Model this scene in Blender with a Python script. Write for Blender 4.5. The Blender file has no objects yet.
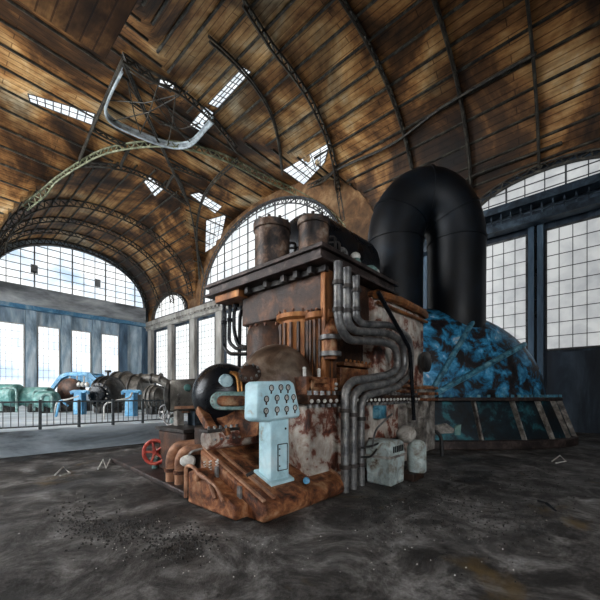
import bpy, math, random
from mathutils import Vector, Matrix
random.seed(7)
C = bpy.context.scene.collection
PI = math.pi
# ------------------------------------------------------------------ camera maths (hall axes: X to the right wall, Y to the far wall)
FOC = 338.0; EYE = 1.7; HOR = 395.0
FX, FY = 0.7474, 0.6644
def ray(px, py):
    t = (px-300)/FOC; s = (HOR-py)/FOC
    return (FX+FY*t, FY-FX*t, s)
def hx(px, py, X): r = ray(px, py); k = X/r[0]; return Vector((X, r[1]*k, EYE+r[2]*k))
def hy(px, py, Y): r = ray(px, py); k = Y/r[1]; return Vector((r[0]*k, Y, EYE+r[2]*k))
def hz(px, py, Z): r = ray(px, py); k = (Z-EYE)/r[2]; return Vector((r[0]*k, r[1]*k, Z))
def hd(px, py, D): r = ray(px, py); return Vector((r[0]*D, r[1]*D, EYE+r[2]*D))

# ------------------------------------------------------------------ mesh builder
class MB:
    def __init__(s): s.v = []; s.f = []; s.uv = None
    def add(s, vs, fs):
        o = len(s.v); s.v += [Vector(p) for p in vs]; s.f += [tuple(i+o for i in f) for f in fs]; return s
    def box(s, a, b):
        x0, x1 = sorted((a[0], b[0])); y0, y1 = sorted((a[1], b[1])); z0, z1 = sorted((a[2], b[2]))
        return s.add([(x0,y0,z0),(x1,y0,z0),(x1,y1,z0),(x0,y1,z0),(x0,y0,z1),(x1,y0,z1),(x1,y1,z1),(x0,y1,z1)],
                     [(0,3,2,1),(4,5,6,7),(0,1,5,4),(1,2,6,5),(2,3,7,6),(3,0,4,7)])
    def bar(s, p, q, w, h=None, up=(0,0,1)):
        h = h or w; p = Vector(p); q = Vector(q); d = (q-p).normalized(); up = Vector(up)
        if abs(d.dot(up)) > .97: up = Vector((1,0,0))
        a = d.cross(up).normalized(); b = a.cross(d).normalized()
        vs = []
        for c in (p, q):
            for i, j in ((-1,-1),(1,-1),(1,1),(-1,1)): vs.append(c+a*(i*w/2)+b*(j*h/2))
        return s.add(vs, [(0,1,2,3),(7,6,5,4),(0,4,5,1),(1,5,6,2),(2,6,7,3),(3,7,4,0)])
    def tube(s, pts, r, n=8, closed=False, cap=True):
        pts = [Vector(p) for p in pts]; m = len(pts)
        rr = r if isinstance(r, (list, tuple)) else [r]*m
        tang = []
        for i in range(m):
            if closed: t = pts[(i+1) % m]-pts[i-1]
            else: t = pts[min(i+1, m-1)]-pts[max(i-1, 0)]
            tang.append(t.normalized())
        up = Vector((0,0,1)) if abs(tang[0].z) < .9 else Vector((1,0,0))
        a = tang[0].cross(up).normalized(); vs = []
        for i in range(m):
            a = (a-tang[i]*a.dot(tang[i])).normalized(); b = tang[i].cross(a)
            for k in range(n):
                w = 2*PI*k/n; vs.append(pts[i]+(a*math.cos(w)+b*math.sin(w))*rr[i])
        fs = []
        for i in range(m if closed else m-1):
            j = (i+1) % m
            for k in range(n): fs.append((i*n+k, i*n+(k+1) % n, j*n+(k+1) % n, j*n+k))
        if not closed and cap: fs += [tuple(range(n-1, -1, -1)), tuple((m-1)*n+k for k in range(n))]
        return s.add(vs, fs)
    def cyl(s, p, q, r, n=20, r2=None): return s.tube([p, q], [r, r2 if r2 is not None else r], n)
    def lathe(s, o, axis, prof, n=28, a0=0, a1=2*PI, up=(0,0,1), sq=1.0):
        """prof: (distance along axis, radius)"""
        o = Vector(o); d = Vector(axis).normalized(); up = Vector(up)
        if abs(d.dot(up)) > .95: up = Vector((1,0,0))
        a = d.cross(up).normalized(); b = a.cross(d).normalized(); full = abs(a1-a0-2*PI) < 1e-6
        k1 = n if full else n+1; vs = []
        for h, r in prof:
            for k in range(k1):
                w = a0+(a1-a0)*k/n; vs.append(o+d*h+(a*math.cos(w)*sq+b*math.sin(w))*r)
        fs = []
        for i in range(len(prof)-1):
            for k in range(n):
                j = (k+1) % k1; fs.append((i*k1+k, i*k1+j, (i+1)*k1+j, (i+1)*k1+k))
        if full: fs += [tuple(range(k1-1, -1, -1)), tuple((len(prof)-1)*k1+k for k in range(k1))]
        return s.add(vs, fs)
    def ellipsoid(s, c, r, n=20, m=12, axes=None):
        c = Vector(c); vs = []; fs = []
        ax = axes or (Vector((1,0,0)), Vector((0,1,0)), Vector((0,0,1)))
        for i in range(m+1):
            p = PI*i/m
            for k in range(n):
                w = 2*PI*k/n
                vs.append(c+ax[0]*(r[0]*math.sin(p)*math.cos(w))+ax[1]*(r[1]*math.sin(p)*math.sin(w))+ax[2]*(r[2]*math.cos(p)))
        for i in range(m):
            for k in range(n): fs.append((i*n+k, (i+1)*n+k, (i+1)*n+(k+1) % n, i*n+(k+1) % n))
        return s.add(vs, fs)
    def prism(s, poly, ext):
        n = len(poly); e = Vector(ext); P = [Vector(p) for p in poly]
        return s.add(P+[p+e for p in P], [tuple(range(n-1, -1, -1)), tuple(range(n, 2*n))]+[(i, (i+1) % n, n+(i+1) % n, n+i) for i in range(n)])
    def bolt(s, p, axis, r=.025, h=.03):
        p = Vector(p); return s.cyl(p, p+Vector(axis).normalized()*h, r, 6)
    def grid(s, rows, uvs=None):
        n = len(rows[0]); vs = [p for r in rows for p in r]; o = len(s.v)
        fs = [(i*n+k, i*n+k+1, (i+1)*n+k+1, (i+1)*n+k) for i in range(len(rows)-1) for k in range(n-1)]
        return s.add(vs, fs)

def fillet(pts, rad, n=6):
    pts = [Vector(p) for p in pts]; out = [pts[0]]
    for i in range(1, len(pts)-1):
        a, b, c = pts[i-1], pts[i], pts[i+1]
        r = min(rad, (a-b).length*.49, (c-b).length*.49)
        p = b+(a-b).normalized()*r; q = b+(c-b).normalized()*r
        for k in range(n+1):
            t = k/n; out.append(p*(1-t)**2+b*2*t*(1-t)+q*t*t)
    out.append(pts[-1]); return out

SINGLE = {'flange_bolts':'bolt','flange_rivets':'rivet','chest_studs':'stud','cylinder_bolts':'bolt','cylinder_fluting':'flute','ledge_studs':'stud','lid_bolts':'bolt','oval_bolts':'bolt','ring_bolts':'bolt','cover_bolts':'bolt','beam_bolts':'bolt',
 'bolt_ring':'bolt','vent_slots':'vent_slot','platform_joists':'joist'}
MULTI = {'edge_strip','coupling','side_stiffener','elbow_flange','barrel_rim','side_pipe','bent_pipe','clamp_band','side_box','saddle','hood_slat','lamp_cap','terminal','copper_pipe','small_pipe','pipe_flange','platform_joists','inner_ledge'}
def islands(mb):
    par = list(range(len(mb.v)))
    def find(a):
        while par[a] != a: par[a] = par[par[a]]; a = par[a]
        return a
    for f in mb.f:
        a = find(f[0])
        for b in f[1:]: par[find(b)] = a
    groups = {}
    for f in mb.f: groups.setdefault(find(f[0]), []).append(f)
    out = []
    for fs in groups.values():
        idx = sorted({i for f in fs for i in f}); mp = {k: n for n, k in enumerate(idx)}
        m = MB(); m.v = [mb.v[i] for i in idx]; m.f = [tuple(mp[i] for i in f) for f in fs]; out.append(m)
    return out
def root_loc(p):
    v = Vector((0,0,0))
    while p: v += p.location; p = p.parent
    return v
def obj(name, mb, mat, parent=None, bevel=0, smooth=35, loc=None):
    if parent is not None and (name in SINGLE or name in MULTI):
        isl = islands(mb); nm = SINGLE.get(name, name)
        if len(isl) > 1:
            rest = isl[95:]; last = None
            for m_ in isl[:95]: last = mesh_obj(nm, m_, mat, parent, bevel, smooth, loc)
            if rest:
                big = MB()
                for m_ in rest: big.add(m_.v, m_.f)
                last = mesh_obj(nm, big, mat, parent, bevel, smooth, loc); last['kind'] = 'stuff'
            return last
        name = nm
    return mesh_obj(name, mb, mat, parent, bevel, smooth, loc)
def mesh_obj(name, mb, mat, parent=None, bevel=0, smooth=35, loc=None):
    me = bpy.data.meshes.new(name)
    if parent is None:
        if loc is None:
            xs = [v.x for v in mb.v]; ys = [v.y for v in mb.v]
            loc = Vector(((min(xs)+max(xs))/2, (min(ys)+max(ys))/2, min(v.z for v in mb.v)))
        off = Vector(loc)
    else: off = root_loc(parent)
    me.from_pydata([v-off for v in mb.v], [], mb.f); me.update()
    import bmesh
    bm = bmesh.new(); bm.from_mesh(me); bmesh.ops.recalc_face_normals(bm, faces=bm.faces); bm.to_mesh(me); bm.free()
    me.materials.append(mat)
    o = bpy.data.objects.new(name, me); C.objects.link(o)
    if parent is None: o.location = off
    else: o.parent = parent
    if smooth:
        for p in me.polygons: p.use_smooth = True
        me.set_sharp_from_angle(angle=math.radians(smooth))
    if bevel:
        b = o.modifiers.new('Bevel', 'BEVEL'); b.width = bevel; b.segments = 2; b.limit_method = 'ANGLE'; b.angle_limit = math.radians(40)
    return o
def tag(o, label, cat, group=None, kind=None):
    o['label'] = label; o['category'] = cat
    if group: o['group'] = group
    if kind: o['kind'] = kind
    return o
def thing(name, label, cat, loc, group=None):
    o = bpy.data.objects.new(name, None); C.objects.link(o); o.location = loc; o.empty_display_size = .2
    return tag(o, label, cat, group)
def struct(name, mb, mat, parent=None, label=None, **k):
    o = obj(name, mb, mat, parent, **k)
    if parent is None:
        o['kind'] = 'structure'
        if label: o['label'] = label
    return o

# ------------------------------------------------------------------ materials
def base_mat(name):
    m = bpy.data.materials.new(name); m.use_nodes = True; nt = m.node_tree
    return m, nt, nt.nodes, nt.links, nt.nodes['Principled BSDF']
def noise(N, L, src, scale, detail=8, rough=.6, dist=0.0, off=0):
    n = N.new('ShaderNodeTexNoise'); n.inputs['Scale'].default_value = scale; n.inputs['Detail'].default_value = detail
    n.inputs['Roughness'].default_value = rough; n.inputs['Distortion'].default_value = dist
    if src is not None:
        mp = N.new('ShaderNodeMapping'); mp.inputs['Location'].default_value = (off, off*.7, off*1.3); L.new(src, mp.inputs['Vector']); L.new(mp.outputs[0], n.inputs['Vector'])
    return n
def ramp(N, L, src, stops):
    r = N.new('ShaderNodeValToRGB'); e = r.color_ramp.elements
    while len(e) < len(stops): e.new(.5)
    for i, (p, c) in enumerate(stops): e[i].position = p; e[i].color = (*c, 1) if len(c) == 3 else c
    L.new(src, r.inputs[0]); return r
seed = [0]
def grime(name, stops, scale=3, rough=.65, metal=0.0, bump=.35, dark=.5, dscale=1.2, stretch=None, spec=.4):
    m, nt, N, L, b = base_mat(name); seed[0] += 11
    tc = N.new('ShaderNodeTexCoord'); src = tc.outputs['Object']
    if stretch:
        mp = N.new('ShaderNodeMapping'); mp.inputs['Scale'].default_value = stretch; L.new(src, mp.inputs['Vector']); src = mp.outputs[0]
    n1 = noise(N, L, src, scale, 10, .65, .4, seed[0]); r1 = ramp(N, L, n1.outputs['Fac'], stops)
    n2 = noise(N, L, src, dscale, 6, .6, .8, seed[0]+5); r2 = ramp(N, L, n2.outputs['Fac'], [(.35, (1-dark,)*3), (.6, (1,1,1))])
    mx = N.new('ShaderNodeMix'); mx.data_type = 'RGBA'; mx.blend_type = 'MULTIPLY'; mx.inputs[0].default_value = 1
    L.new(r1.outputs[0], mx.inputs[6]); L.new(r2.outputs[0], mx.inputs[7]); L.new(mx.outputs[2], b.inputs['Base Color'])
    rr = N.new('ShaderNodeMapRange'); rr.inputs[3].default_value = max(.05, rough-.2); rr.inputs[4].default_value = min(1, rough+.2)
    L.new(n2.outputs['Fac'], rr.inputs[0]); L.new(rr.outputs[0], b.inputs['Roughness'])
    b.inputs['Metallic'].default_value = metal; b.inputs['Specular IOR Level'].default_value = spec
    bp = N.new('ShaderNodeBump'); bp.inputs['Strength'].default_value = bump; bp.inputs['Distance'].default_value = .03
    n3 = noise(N, L, src, scale*5, 6, .7, 0, seed[0]+3); L.new(n3.outputs['Fac'], bp.inputs['Height']); L.new(bp.outputs[0], b.inputs['Normal'])
    return m
def emis(name, c0, c1, strength, scale=1.5, glossy=.3):
    m, nt, N, L, b = base_mat(name); seed[0] += 7
    tc = N.new('ShaderNodeTexCoord'); n = noise(N, L, tc.outputs['Object'], scale, 5, .6, .3, seed[0])
    r = ramp(N, L, n.outputs['Fac'], [(.35, c0), (.6, c1)])
    b.inputs['Base Color'].default_value = (.3,.3,.3,1); b.inputs['Roughness'].default_value = .3
    L.new(r.outputs[0], b.inputs['Emission Color']); b.inputs['Emission Strength'].default_value = strength
    return m

M = {}
M['rust'] = grime('rust_metal', [(.34,(.02,.010,.007)),(.45,(.15,.05,.022)),(.55,(.36,.14,.055)),(.66,(.58,.34,.19))], 4, .55, .25, .5, .6)
M['rust_dark'] = grime('dark_rust', [(.3,(.012,.009,.008)),(.5,(.05,.025,.016)),(.65,(.14,.06,.03)),(.8,(.25,.12,.05))], 3, .5, .3, .4, .6)
M['rust_orange'] = grime('orange_rust', [(.3,(.07,.025,.01)),(.5,(.33,.12,.035)),(.7,(.55,.27,.10))], 3, .5, .3, .4, .6, 1.5, (1,1,.35))
M['peel'] = grime('peeling_white_paint', [(.38,(.05,.018,.012)),(.46,(.22,.07,.04)),(.5,(.45,.36,.30)),(.62,(.66,.62,.55))], 2.6, .6, .05, .5, .55, 1.3)
M['peel_grey'] = grime('flaking_grey_paint', [(.33,(.05,.04,.035)),(.5,(.30,.27,.24)),(.62,(.55,.52,.47))], 4, .6, .05, .5, .6, 1.6)
M['cab'] = grime('chalky_blue_white_paint', [(.34,(.10,.06,.035)),(.42,(.30,.30,.26)),(.55,(.50,.60,.60)),(.68,(.68,.74,.70))], 5, .55, .05, .4, .4, 2)
M['blackmetal'] = grime('black_lacquered_metal', [(.35,(.004,.005,.007)),(.6,(.010,.013,.018)),(.75,(.03,.035,.04))], 4, .28, .3, .15, .4)
M['duct'] = grime('black_blue_duct', [(.35,(.002,.003,.005)),(.55,(.004,.008,.014)),(.75,(.008,.02,.035))], 1.1, .5, .1, .12, .5, .6)
M['steel'] = grime('grey_steel_pipe', [(.3,(.08,.08,.085)),(.5,(.22,.22,.22)),(.68,(.42,.40,.37))], 6, .4, .55, .3, .5)
M['steel_dark'] = grime('dark_girder_steel', [(.3,(.010,.009,.009)),(.5,(.035,.030,.028)),(.7,(.10,.08,.07))], 4, .5, .3, .3, .5)
M['slab'] = grime('slab_plate', [(.35,(.018,.014,.013)),(.52,(.05,.035,.032)),(.68,(.15,.11,.10))], 3, .5, .3, .4, .5)
M['console'] = grime('pale_blue_enamel', [(.28,(.30,.28,.22)),(.38,(.42,.66,.74)),(.55,(.56,.82,.90)),(.8,(.78,.92,.96))], 3, .4, 0, .2, .25, 2)
M['bluehood'] = grime('peeling_blue_paint', [(.38,(.006,.008,.012)),(.455,(.035,.022,.020)),(.49,(.015,.09,.16)),(.55,(.03,.28,.54)),(.62,(.14,.52,.82)),(.67,(.72,.82,.86))], 1.7, .42, .05, .5, .6, .7)
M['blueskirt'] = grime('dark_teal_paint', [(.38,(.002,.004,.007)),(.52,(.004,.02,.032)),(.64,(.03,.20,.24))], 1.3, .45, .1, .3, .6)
M['bluerib'] = grime('blue_rib_paint', [(.32,(.03,.05,.06)),(.48,(.06,.26,.38)),(.66,(.30,.58,.68))], 4, .45, .1, .3, .5)
M['bluemach'] = grime('sky_blue_paint', [(.3,(.05,.16,.28)),(.5,(.10,.36,.62)),(.7,(.35,.62,.80))], 3, .45, 0, .2, .4)
M['tealmach'] = grime('sea_green_paint', [(.3,(.05,.14,.13)),(.5,(.12,.30,.28)),(.7,(.35,.50,.45))], 3, .5, 0, .2, .4)
M['greymach'] = grime('warm_grey_casing', [(.3,(.03,.028,.025)),(.5,(.13,.12,.105)),(.7,(.34,.31,.27))], 2.2, .5, .2, .3, .5)
M['darkmach'] = grime('dark_grey_casing', [(.3,(.012,.012,.013)),(.5,(.05,.048,.045)),(.7,(.16,.15,.14))], 3, .45, .3, .3, .5)
M['barrel'] = grime('brown_grey_barrel', [(.32,(.03,.018,.012)),(.46,(.12,.075,.05)),(.6,(.28,.22,.17)),(.75,(.45,.42,.38))], 1.6, .38, .2, .2, .5)
M['drum'] = grime('sooty_rusty_drum', [(.36,(.008,.008,.009)),(.48,(.05,.035,.03)),(.58,(.20,.12,.08)),(.68,(.42,.36,.30))], 3.0, .45, .2, .4, .5, 1.5)
M['red'] = grime('red_wheel_paint', [(.3,(.10,.02,.015)),(.5,(.45,.05,.035)),(.7,(.60,.16,.10))], 6, .45, .1, .3, .4)
M['orangepipe'] = grime('tan_orange_pipe', [(.3,(.12,.05,.03)),(.5,(.42,.20,.11)),(.7,(.62,.38,.25))], 5, .5, .1, .3, .4)
M['copper'] = grime('copper_pipe', [(.3,(.25,.10,.03)),(.6,(.62,.30,.10))], 5, .3, .7, .1, .2)
M['white'] = grime('off_white', [(.3,(.35,.34,.30)),(.6,(.75,.74,.70))], 8, .5, 0, .2, .3)
M['verdigris'] = grime('verdigris', [(.3,(.05,.10,.09)),(.5,(.20,.34,.32)),(.7,(.50,.62,.58))], 7, .5, .2, .4, .4)
M['skypatch'] = grime('pale_blue_patch', [(.3,(.10,.20,.26)),(.6,(.45,.62,.66))], 9, .4, 0, .3, .3)  # mottled pale blue for the patch on the black dome
M['rubber'] = grime('black_rubber', [(.3,(.006,.006,.006)),(.7,(.02,.02,.02))], 5, .5, 0, .1, .2)
M['rib'] = grime('roof_rib_iron', [(.3,(.012,.011,.010)),(.5,(.045,.04,.032)),(.7,(.13,.12,.09))], 3, .6, .2, .2, .4)
M['rib_lit'] = grime('lit_roof_rib_iron', [(.3,(.05,.055,.03)),(.5,(.17,.18,.10)),(.7,(.42,.42,.28))], 3, .5, .2, .2, .4)  # rib iron in pale green, the light falling on it put into the colour
M['frame'] = grime('window_bar_iron', [(.3,(.02,.022,.025)),(.6,(.09,.095,.10))], 4, .6, .1, .2, .3)
M['wall'] = grime('blue_grey_plaster', [(.32,(.10,.15,.19)),(.48,(.32,.43,.52)),(.65,(.68,.76,.80))], .8, .7, 0, .3, .45, .4, (1,1,.25))
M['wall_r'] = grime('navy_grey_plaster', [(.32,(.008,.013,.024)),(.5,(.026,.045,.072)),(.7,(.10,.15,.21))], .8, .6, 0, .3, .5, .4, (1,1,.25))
M['pier'] = grime('greige_pier_plaster', [(.32,(.20,.18,.16)),(.5,(.45,.43,.39)),(.7,(.68,.66,.62))], .9, .7, 0, .3, .4, .5, (1,1,.2))
M['pier_blue'] = grime('steel_blue_pier_plaster', [(.32,(.03,.055,.09)),(.5,(.09,.16,.24)),(.7,(.26,.36,.45))], .9, .6, 0, .3, .4, .5, (1,1,.2))
M['cornice'] = grime('cornice_plaster', [(.32,(.12,.13,.14)),(.5,(.34,.36,.38)),(.7,(.60,.62,.62))], 1.0, .7, 0, .3, .5, .5, (.3,.3,1))
M['cornice_blue'] = grime('cornice_blue_band', [(.32,(.03,.10,.18)),(.5,(.08,.24,.40)),(.7,(.35,.48,.55))], 1.0, .6, 0, .3, .3, .5)
M['girder_blue'] = grime('crane_girder_paint', [(.32,(.008,.014,.022)),(.5,(.03,.05,.075)),(.7,(.10,.15,.20))], 1.5, .5, .2, .3, .4)
M['platform'] = grime('pale_blue_concrete', [(.28,(.12,.14,.15)),(.40,(.40,.47,.53)),(.52,(.62,.70,.76)),(.7,(.82,.86,.88))], .9, .55, 0, .4, .45, .6, (.35,1,1.4))
M['fence'] = grime('railing_iron', [(.3,(.03,.035,.04)),(.6,(.12,.14,.15))], 5, .5, .3, .2, .3)
M['pane_far'] = emis('pane_far', (.50,.66,.82), (.98,1,1), 1.0, .35)
M['pane_right'] = emis('pane_right', (.36,.38,.40), (.60,.62,.62), .68, .9)
M['pane_rlun'] = emis('pane_lunette', (.62,.68,.72), (.88,.90,.90), .85, .6)
M['pane_rfar'] = emis('pane_right_far', (.80,.86,.88), (1,1,.98), .82, .5)
M['sky_light'] = emis('rooflight_glass', (.55,.62,.68), (.95,.98,1), .9, 1.6)
M['fill_left'] = emis('fill_pane_left', (.85,.93,1), (1,.99,.97), 15.0, .4)  # strong glow for the unseen panes added on the left as fill
M['fill_back'] = emis('fill_pane_back', (.8,.9,1), (1,1,1), 15.0, .4)  # glow for the unseen panes added behind the viewer to brighten near faces
# plank ceiling
def planks(name, tone):
    m, nt, N, L, b = base_mat(name); seed[0] += 13
    uv = N.new('ShaderNodeUVMap'); tc = N.new('ShaderNodeTexCoord')
    br = N.new('ShaderNodeTexBrick'); L.new(uv.outputs[0], br.inputs['Vector'])
    br.inputs['Scale'].default_value = 1; br.inputs['Brick Width'].default_value = 6; br.inputs['Row Height'].default_value = .33
    br.inputs['Mortar Size'].default_value = .022; br.inputs['Color1'].default_value = (.88,.88,.88,1); br.inputs['Color2'].default_value = (1.08,1.08,1.08,1); br.inputs['Mortar'].default_value = (.42,.38,.34,1)
    n1 = noise(N, L, tc.outputs['Object'], .22, 12, .62, .6, seed[0])
    r1 = ramp(N, L, n1.outputs['Fac'], [(.36,(.030,.015,.007)),(.45,(.14,.062,.02)),(.51,(.42,.20,.065)),(.58,(.68,.41,.17)),(.67,(.86,.72,.48))])
    n2 = noise(N, L, tc.outputs['Object'], .16, 5, .6, .6, seed[0]+4); r2 = ramp(N, L, n2.outputs['Fac'], [(.40,(.22,.19,.16)),(.56,(1,1,1))])
    mp = N.new('ShaderNodeMapping'); mp.inputs['Scale'].default_value = (.5, 5, 1); L.new(uv.outputs[0], mp.inputs['Vector'])
    n3 = noise(N, L, mp.outputs[0], 1.2, 6, .7, .2, 3); r3 = ramp(N, L, n3.outputs['Fac'], [(.3,(.45,.42,.4)),(.65,(1.0,1,1))])
    prev = r1.outputs[0]
    for s in (r2.outputs[0], r3.outputs[0], br.outputs['Color']):
        mx = N.new('ShaderNodeMix'); mx.data_type = 'RGBA'; mx.blend_type = 'MULTIPLY'; mx.inputs[0].default_value = 1
        L.new(prev, mx.inputs[6]); L.new(s, mx.inputs[7]); prev = mx.outputs[2]
    g = N.new('ShaderNodeMix'); g.data_type = 'RGBA'; g.blend_type = 'MULTIPLY'; g.inputs[0].default_value = 1; g.inputs[7].default_value = (*tone, 1)
    L.new(prev, g.inputs[6]); L.new(g.outputs[2], b.inputs['Base Color'])
    b.inputs['Roughness'].default_value = .6; b.inputs['Specular IOR Level'].default_value = .25
    bp = N.new('ShaderNodeBump'); bp.inputs['Strength'].default_value = .4; bp.inputs['Distance'].default_value = .05; L.new(br.outputs['Fac'], bp.inputs['Height']); bp.invert = True
    L.new(bp.outputs[0], b.inputs['Normal'])
    return m
M['plank'] = planks('stained_plank_vault', (1,1,1))
# floor
def floor_mat():
    m, nt, N, L, b = base_mat('oily_concrete_floor'); tc = N.new('ShaderNodeTexCoord'); src = tc.outputs['Object']
    n1 = noise(N, L, src, 1.5, 14, .78, .5, 2); r1 = ramp(N, L, n1.outputs['Fac'], [(.34,(.008,.007,.007)),(.45,(.030,.028,.027)),(.52,(.085,.080,.077)),(.60,(.20,.195,.19)),(.70,(.42,.42,.42))])
    n2 = noise(N, L, src, .55, 5, .6, .5, 31); r2 = ramp(N, L, n2.outputs['Fac'], [(.60,(0,0,0)),(.70,(1,1,1))])
    mx = N.new('ShaderNodeMix'); mx.data_type = 'RGBA'; L.new(r2.outputs[0], mx.inputs[0]); L.new(r1.outputs[0], mx.inputs[6]); mx.inputs[7].default_value = (.13,.085,.03,1)
    L.new(mx.outputs[2], b.inputs['Base Color'])
    n3 = noise(N, L, src, .8, 7, .6, .5, 17); rr = N.new('ShaderNodeMapRange'); rr.inputs[1].default_value = .35; rr.inputs[2].default_value = .65; rr.inputs[3].default_value = .35; rr.inputs[4].default_value = .8
    L.new(n3.outputs['Fac'], rr.inputs[0]); L.new(rr.outputs[0], b.inputs['Roughness']); b.inputs['Specular IOR Level'].default_value = .35
    n4 = noise(N, L, src, 9, 12, .75, .3, 8); bp = N.new('ShaderNodeBump'); bp.inputs['Strength'].default_value = .6; bp.inputs['Distance'].default_value = .05
    L.new(n4.outputs['Fac'], bp.inputs['Height']); L.new(bp.outputs[0], b.inputs['Normal'])
    return m
M['floor'] = floor_mat()
M['coal'] = grime('coal_rubble', [(.3,(.006,.006,.006)),(.55,(.03,.028,.026)),(.72,(.13,.12,.11))], 9, .5, .1, .3, .4, 4)

# ------------------------------------------------------------------ the vault as a height over the floor
XL, XR, YN, YF, YFAR, SPR = 3.6, 20.0, 10.8, 33.0, 44.6, 11.5
def zn(x):
    s = abs((x-11.8)/8.2); return SPR+7.2*(1-s**2.2)**(1/2.2) if s < 1 else SPR
def zt(y):
    s = abs((y-21.9)/11.1); return SPR+7.4*(1-s**2.2)**(1/2.2) if s < 1 else SPR
def zs(x, y):
    if x < 18.8: return SPR
    z = SPR
    for yc, r, h in ((38.6, 4.4, 2.7), (2.0, 3.5, 1.6)):
        s = abs((y-yc)/r)
        if s < 1: z = max(z, 11.2+h*math.sqrt(1-s*s))
    return z
def H(x, y): return max(zn(x), zt(y), zs(x, y), SPR)
def ceil_hit(px, py, off=.12):
    r = ray(px, py); d = 3.0
    while d < 70:
        x, y, z = r[0]*d, r[1]*d, EYE+r[2]*d
        if z > H(min(x, XR), y) or x > XR: break
        d += .05
    d -= .02
    p = Vector((r[0]*d, r[1]*d, EYE+r[2]*d)); e = .15
    n = Vector(((H(min(p.x+e,XR),p.y)-H(p.x-e,p.y))/(2*e), (H(p.x,p.y+e)-H(p.x,p.y-e))/(2*e), -1)).normalized()
    return p+n*off, n
# vault surface
def lin(a, b, n): return [a+(b-a)*i/n for i in range(n+1)]
xs = lin(-14, XL, 12)[:-1]+[11.8-8.2*math.cos(PI*i/40) for i in range(41)]+[19.75, 19.9]
xs = sorted(set(round(x, 4) for x in xs))
ys = lin(-12, YN, 60)[:-1]+[21.9-11.1*math.cos(PI*i/48) for i in range(49)]+lin(YF, YFAR, 40)[1:]
def arc(fn, lo, hi, n=400):
    t = [(lo, 0)]; L = 0; pz = fn(lo)
    for i in range(1, n+1):
        x = lo+(hi-lo)*i/n; z = fn(x); L += math.hypot((hi-lo)/n, z-pz); pz = z; t.append((x, L))
    def f(v):
        if v <= lo: return v-lo
        if v >= hi: return L+v-hi
        k = (v-lo)/(hi-lo)*n; i = int(k); i = min(i, n-1); return t[i][1]+(t[i+1][1]-t[i][1])*(k-i)
    return f
ax_ = arc(zn, 3.6, 20); ay_ = arc(zt, 10.8, 33)
def vault():
    me = bpy.data.meshes.new('ceiling'); V = []; F = []; U = []
    n = len(xs)
    for y in ys:
        for x in xs: V.append((x, y, H(x, y)))
    for j in range(len(ys)-1):
        for i in range(n-1):
            f = (j*n+i, (j+1)*n+i, (j+1)*n+i+1, j*n+i+1); F.append(f)
            cx = (xs[i]+xs[i+1])/2; cy = (ys[j]+ys[j+1])/2
            nave = zn(cx) >= zt(cy)
            for k in f:
                x, y, z = V[k]; U.append((y, ax_(x)) if nave else (x, ay_(y)))
    me.from_pydata(V, [], F); me.update(); uv = me.uv_layers.new(name='UVMap')
    for i, u in enumerate(U): uv.data[i].uv = u
    me.materials.append(M['plank']); o = bpy.data.objects.new('ceiling', me); C.objects.link(o)
    for p in me.polygons: p.use_smooth = True
    me.set_sharp_from_angle(angle=math.radians(25))
    o['kind'] = 'structure'; o['label'] = 'brown stained plank cross vault over the whole hall'
    sm = o.modifiers.new('Solid', 'SOLIDIFY'); sm.thickness = .25; sm.offset = -1
    return o
ceiling = vault()
# purlins: long dark timbers following each barrel
def purlins():
    for k in range(1, 22):
        th = PI*k/22; x = 11.8-8.16*math.cos(th); run = []
        mb = MB()
        def flush():
            if len(run) > 1: mb.tube(run, .07, 5)
            run.clear()
        y = -12
        while y <= YFAR:
            if zn(x) >= zt(y)-.02 and zs(x, y) <= zn(x): run.append(Vector((x, y, zn(x)-.05)))
            else: flush()
            y += .5
        flush()
        if mb.v: obj('purlin', mb, M['rib'], ceiling)
    for k in range(1, 24):
        th = PI*k/24; y = 21.9-11.05*math.cos(th); mb = MB(); run = []
        x = -14.
        while x <= 19.8:
            if zt(y) >= zn(x)-.02: run.append(Vector((x, y, zt(y)-.05)))
            else:
                if len(run) > 1: mb.tube(run, .07, 5)
                run = []
            x += .4
        if len(run) > 1: mb.tube(run, .07, 5)
        if mb.v: obj('purlin', mb, M['rib'], ceiling)
purlins()

# ------------------------------------------------------------------ lattice ribs
def lattice(mb, P, Nn, depth, r, pitch, zig=True):
    """P points on the vault, Nn inward normals"""
    Q = [p+n*depth for p, n in zip(P, Nn)]
    mb.tube(P, r*1.1, 5); mb.tube(Q, r*1.1, 5)
    if not zig: return
    L = [0]
    for a, b in zip(P, P[1:]): L.append(L[-1]+(b-a).length)
    def at(A, s):
        for i in range(len(L)-1):
            if s <= L[i+1]:
                k = (s-L[i])/max(1e-6, L[i+1]-L[i]); return A[i].lerp(A[i+1], k)
        return A[-1]
    n = max(2, int(L[-1]/pitch))
    for i in range(n):
        s0 = L[-1]*i/n; s1 = L[-1]*(i+.5)/n; s2 = L[-1]*(i+1)/n
        mb.bar(at(P, s0), at(Q, s1), r*1.1); mb.bar(at(Q, s1), at(P, s2), r*1.1)
def nave_arch(y, x0=3.62, x1=19.95, off=.06, n=40):
    P = []; Nn = []
    for i in range(n+1):
        x = 11.8-8.2*math.cos(PI*i/n); x = min(max(x, x0), x1)
        s = (x-11.8)/8.2; a = Vector((math.copysign(abs(s)**1.2, s)/8, 0, 0)); z = zn(x)
        t = max(1e-3, (z-SPR)/7.2)
        nn = Vector((-math.copysign(abs(s)**1.2, s)/8.2, 0, -(t**1.2)/7.2)).normalized()
        P.append(Vector((x, y, z))+nn*off); Nn.append(nn)
    return P, Nn
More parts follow.
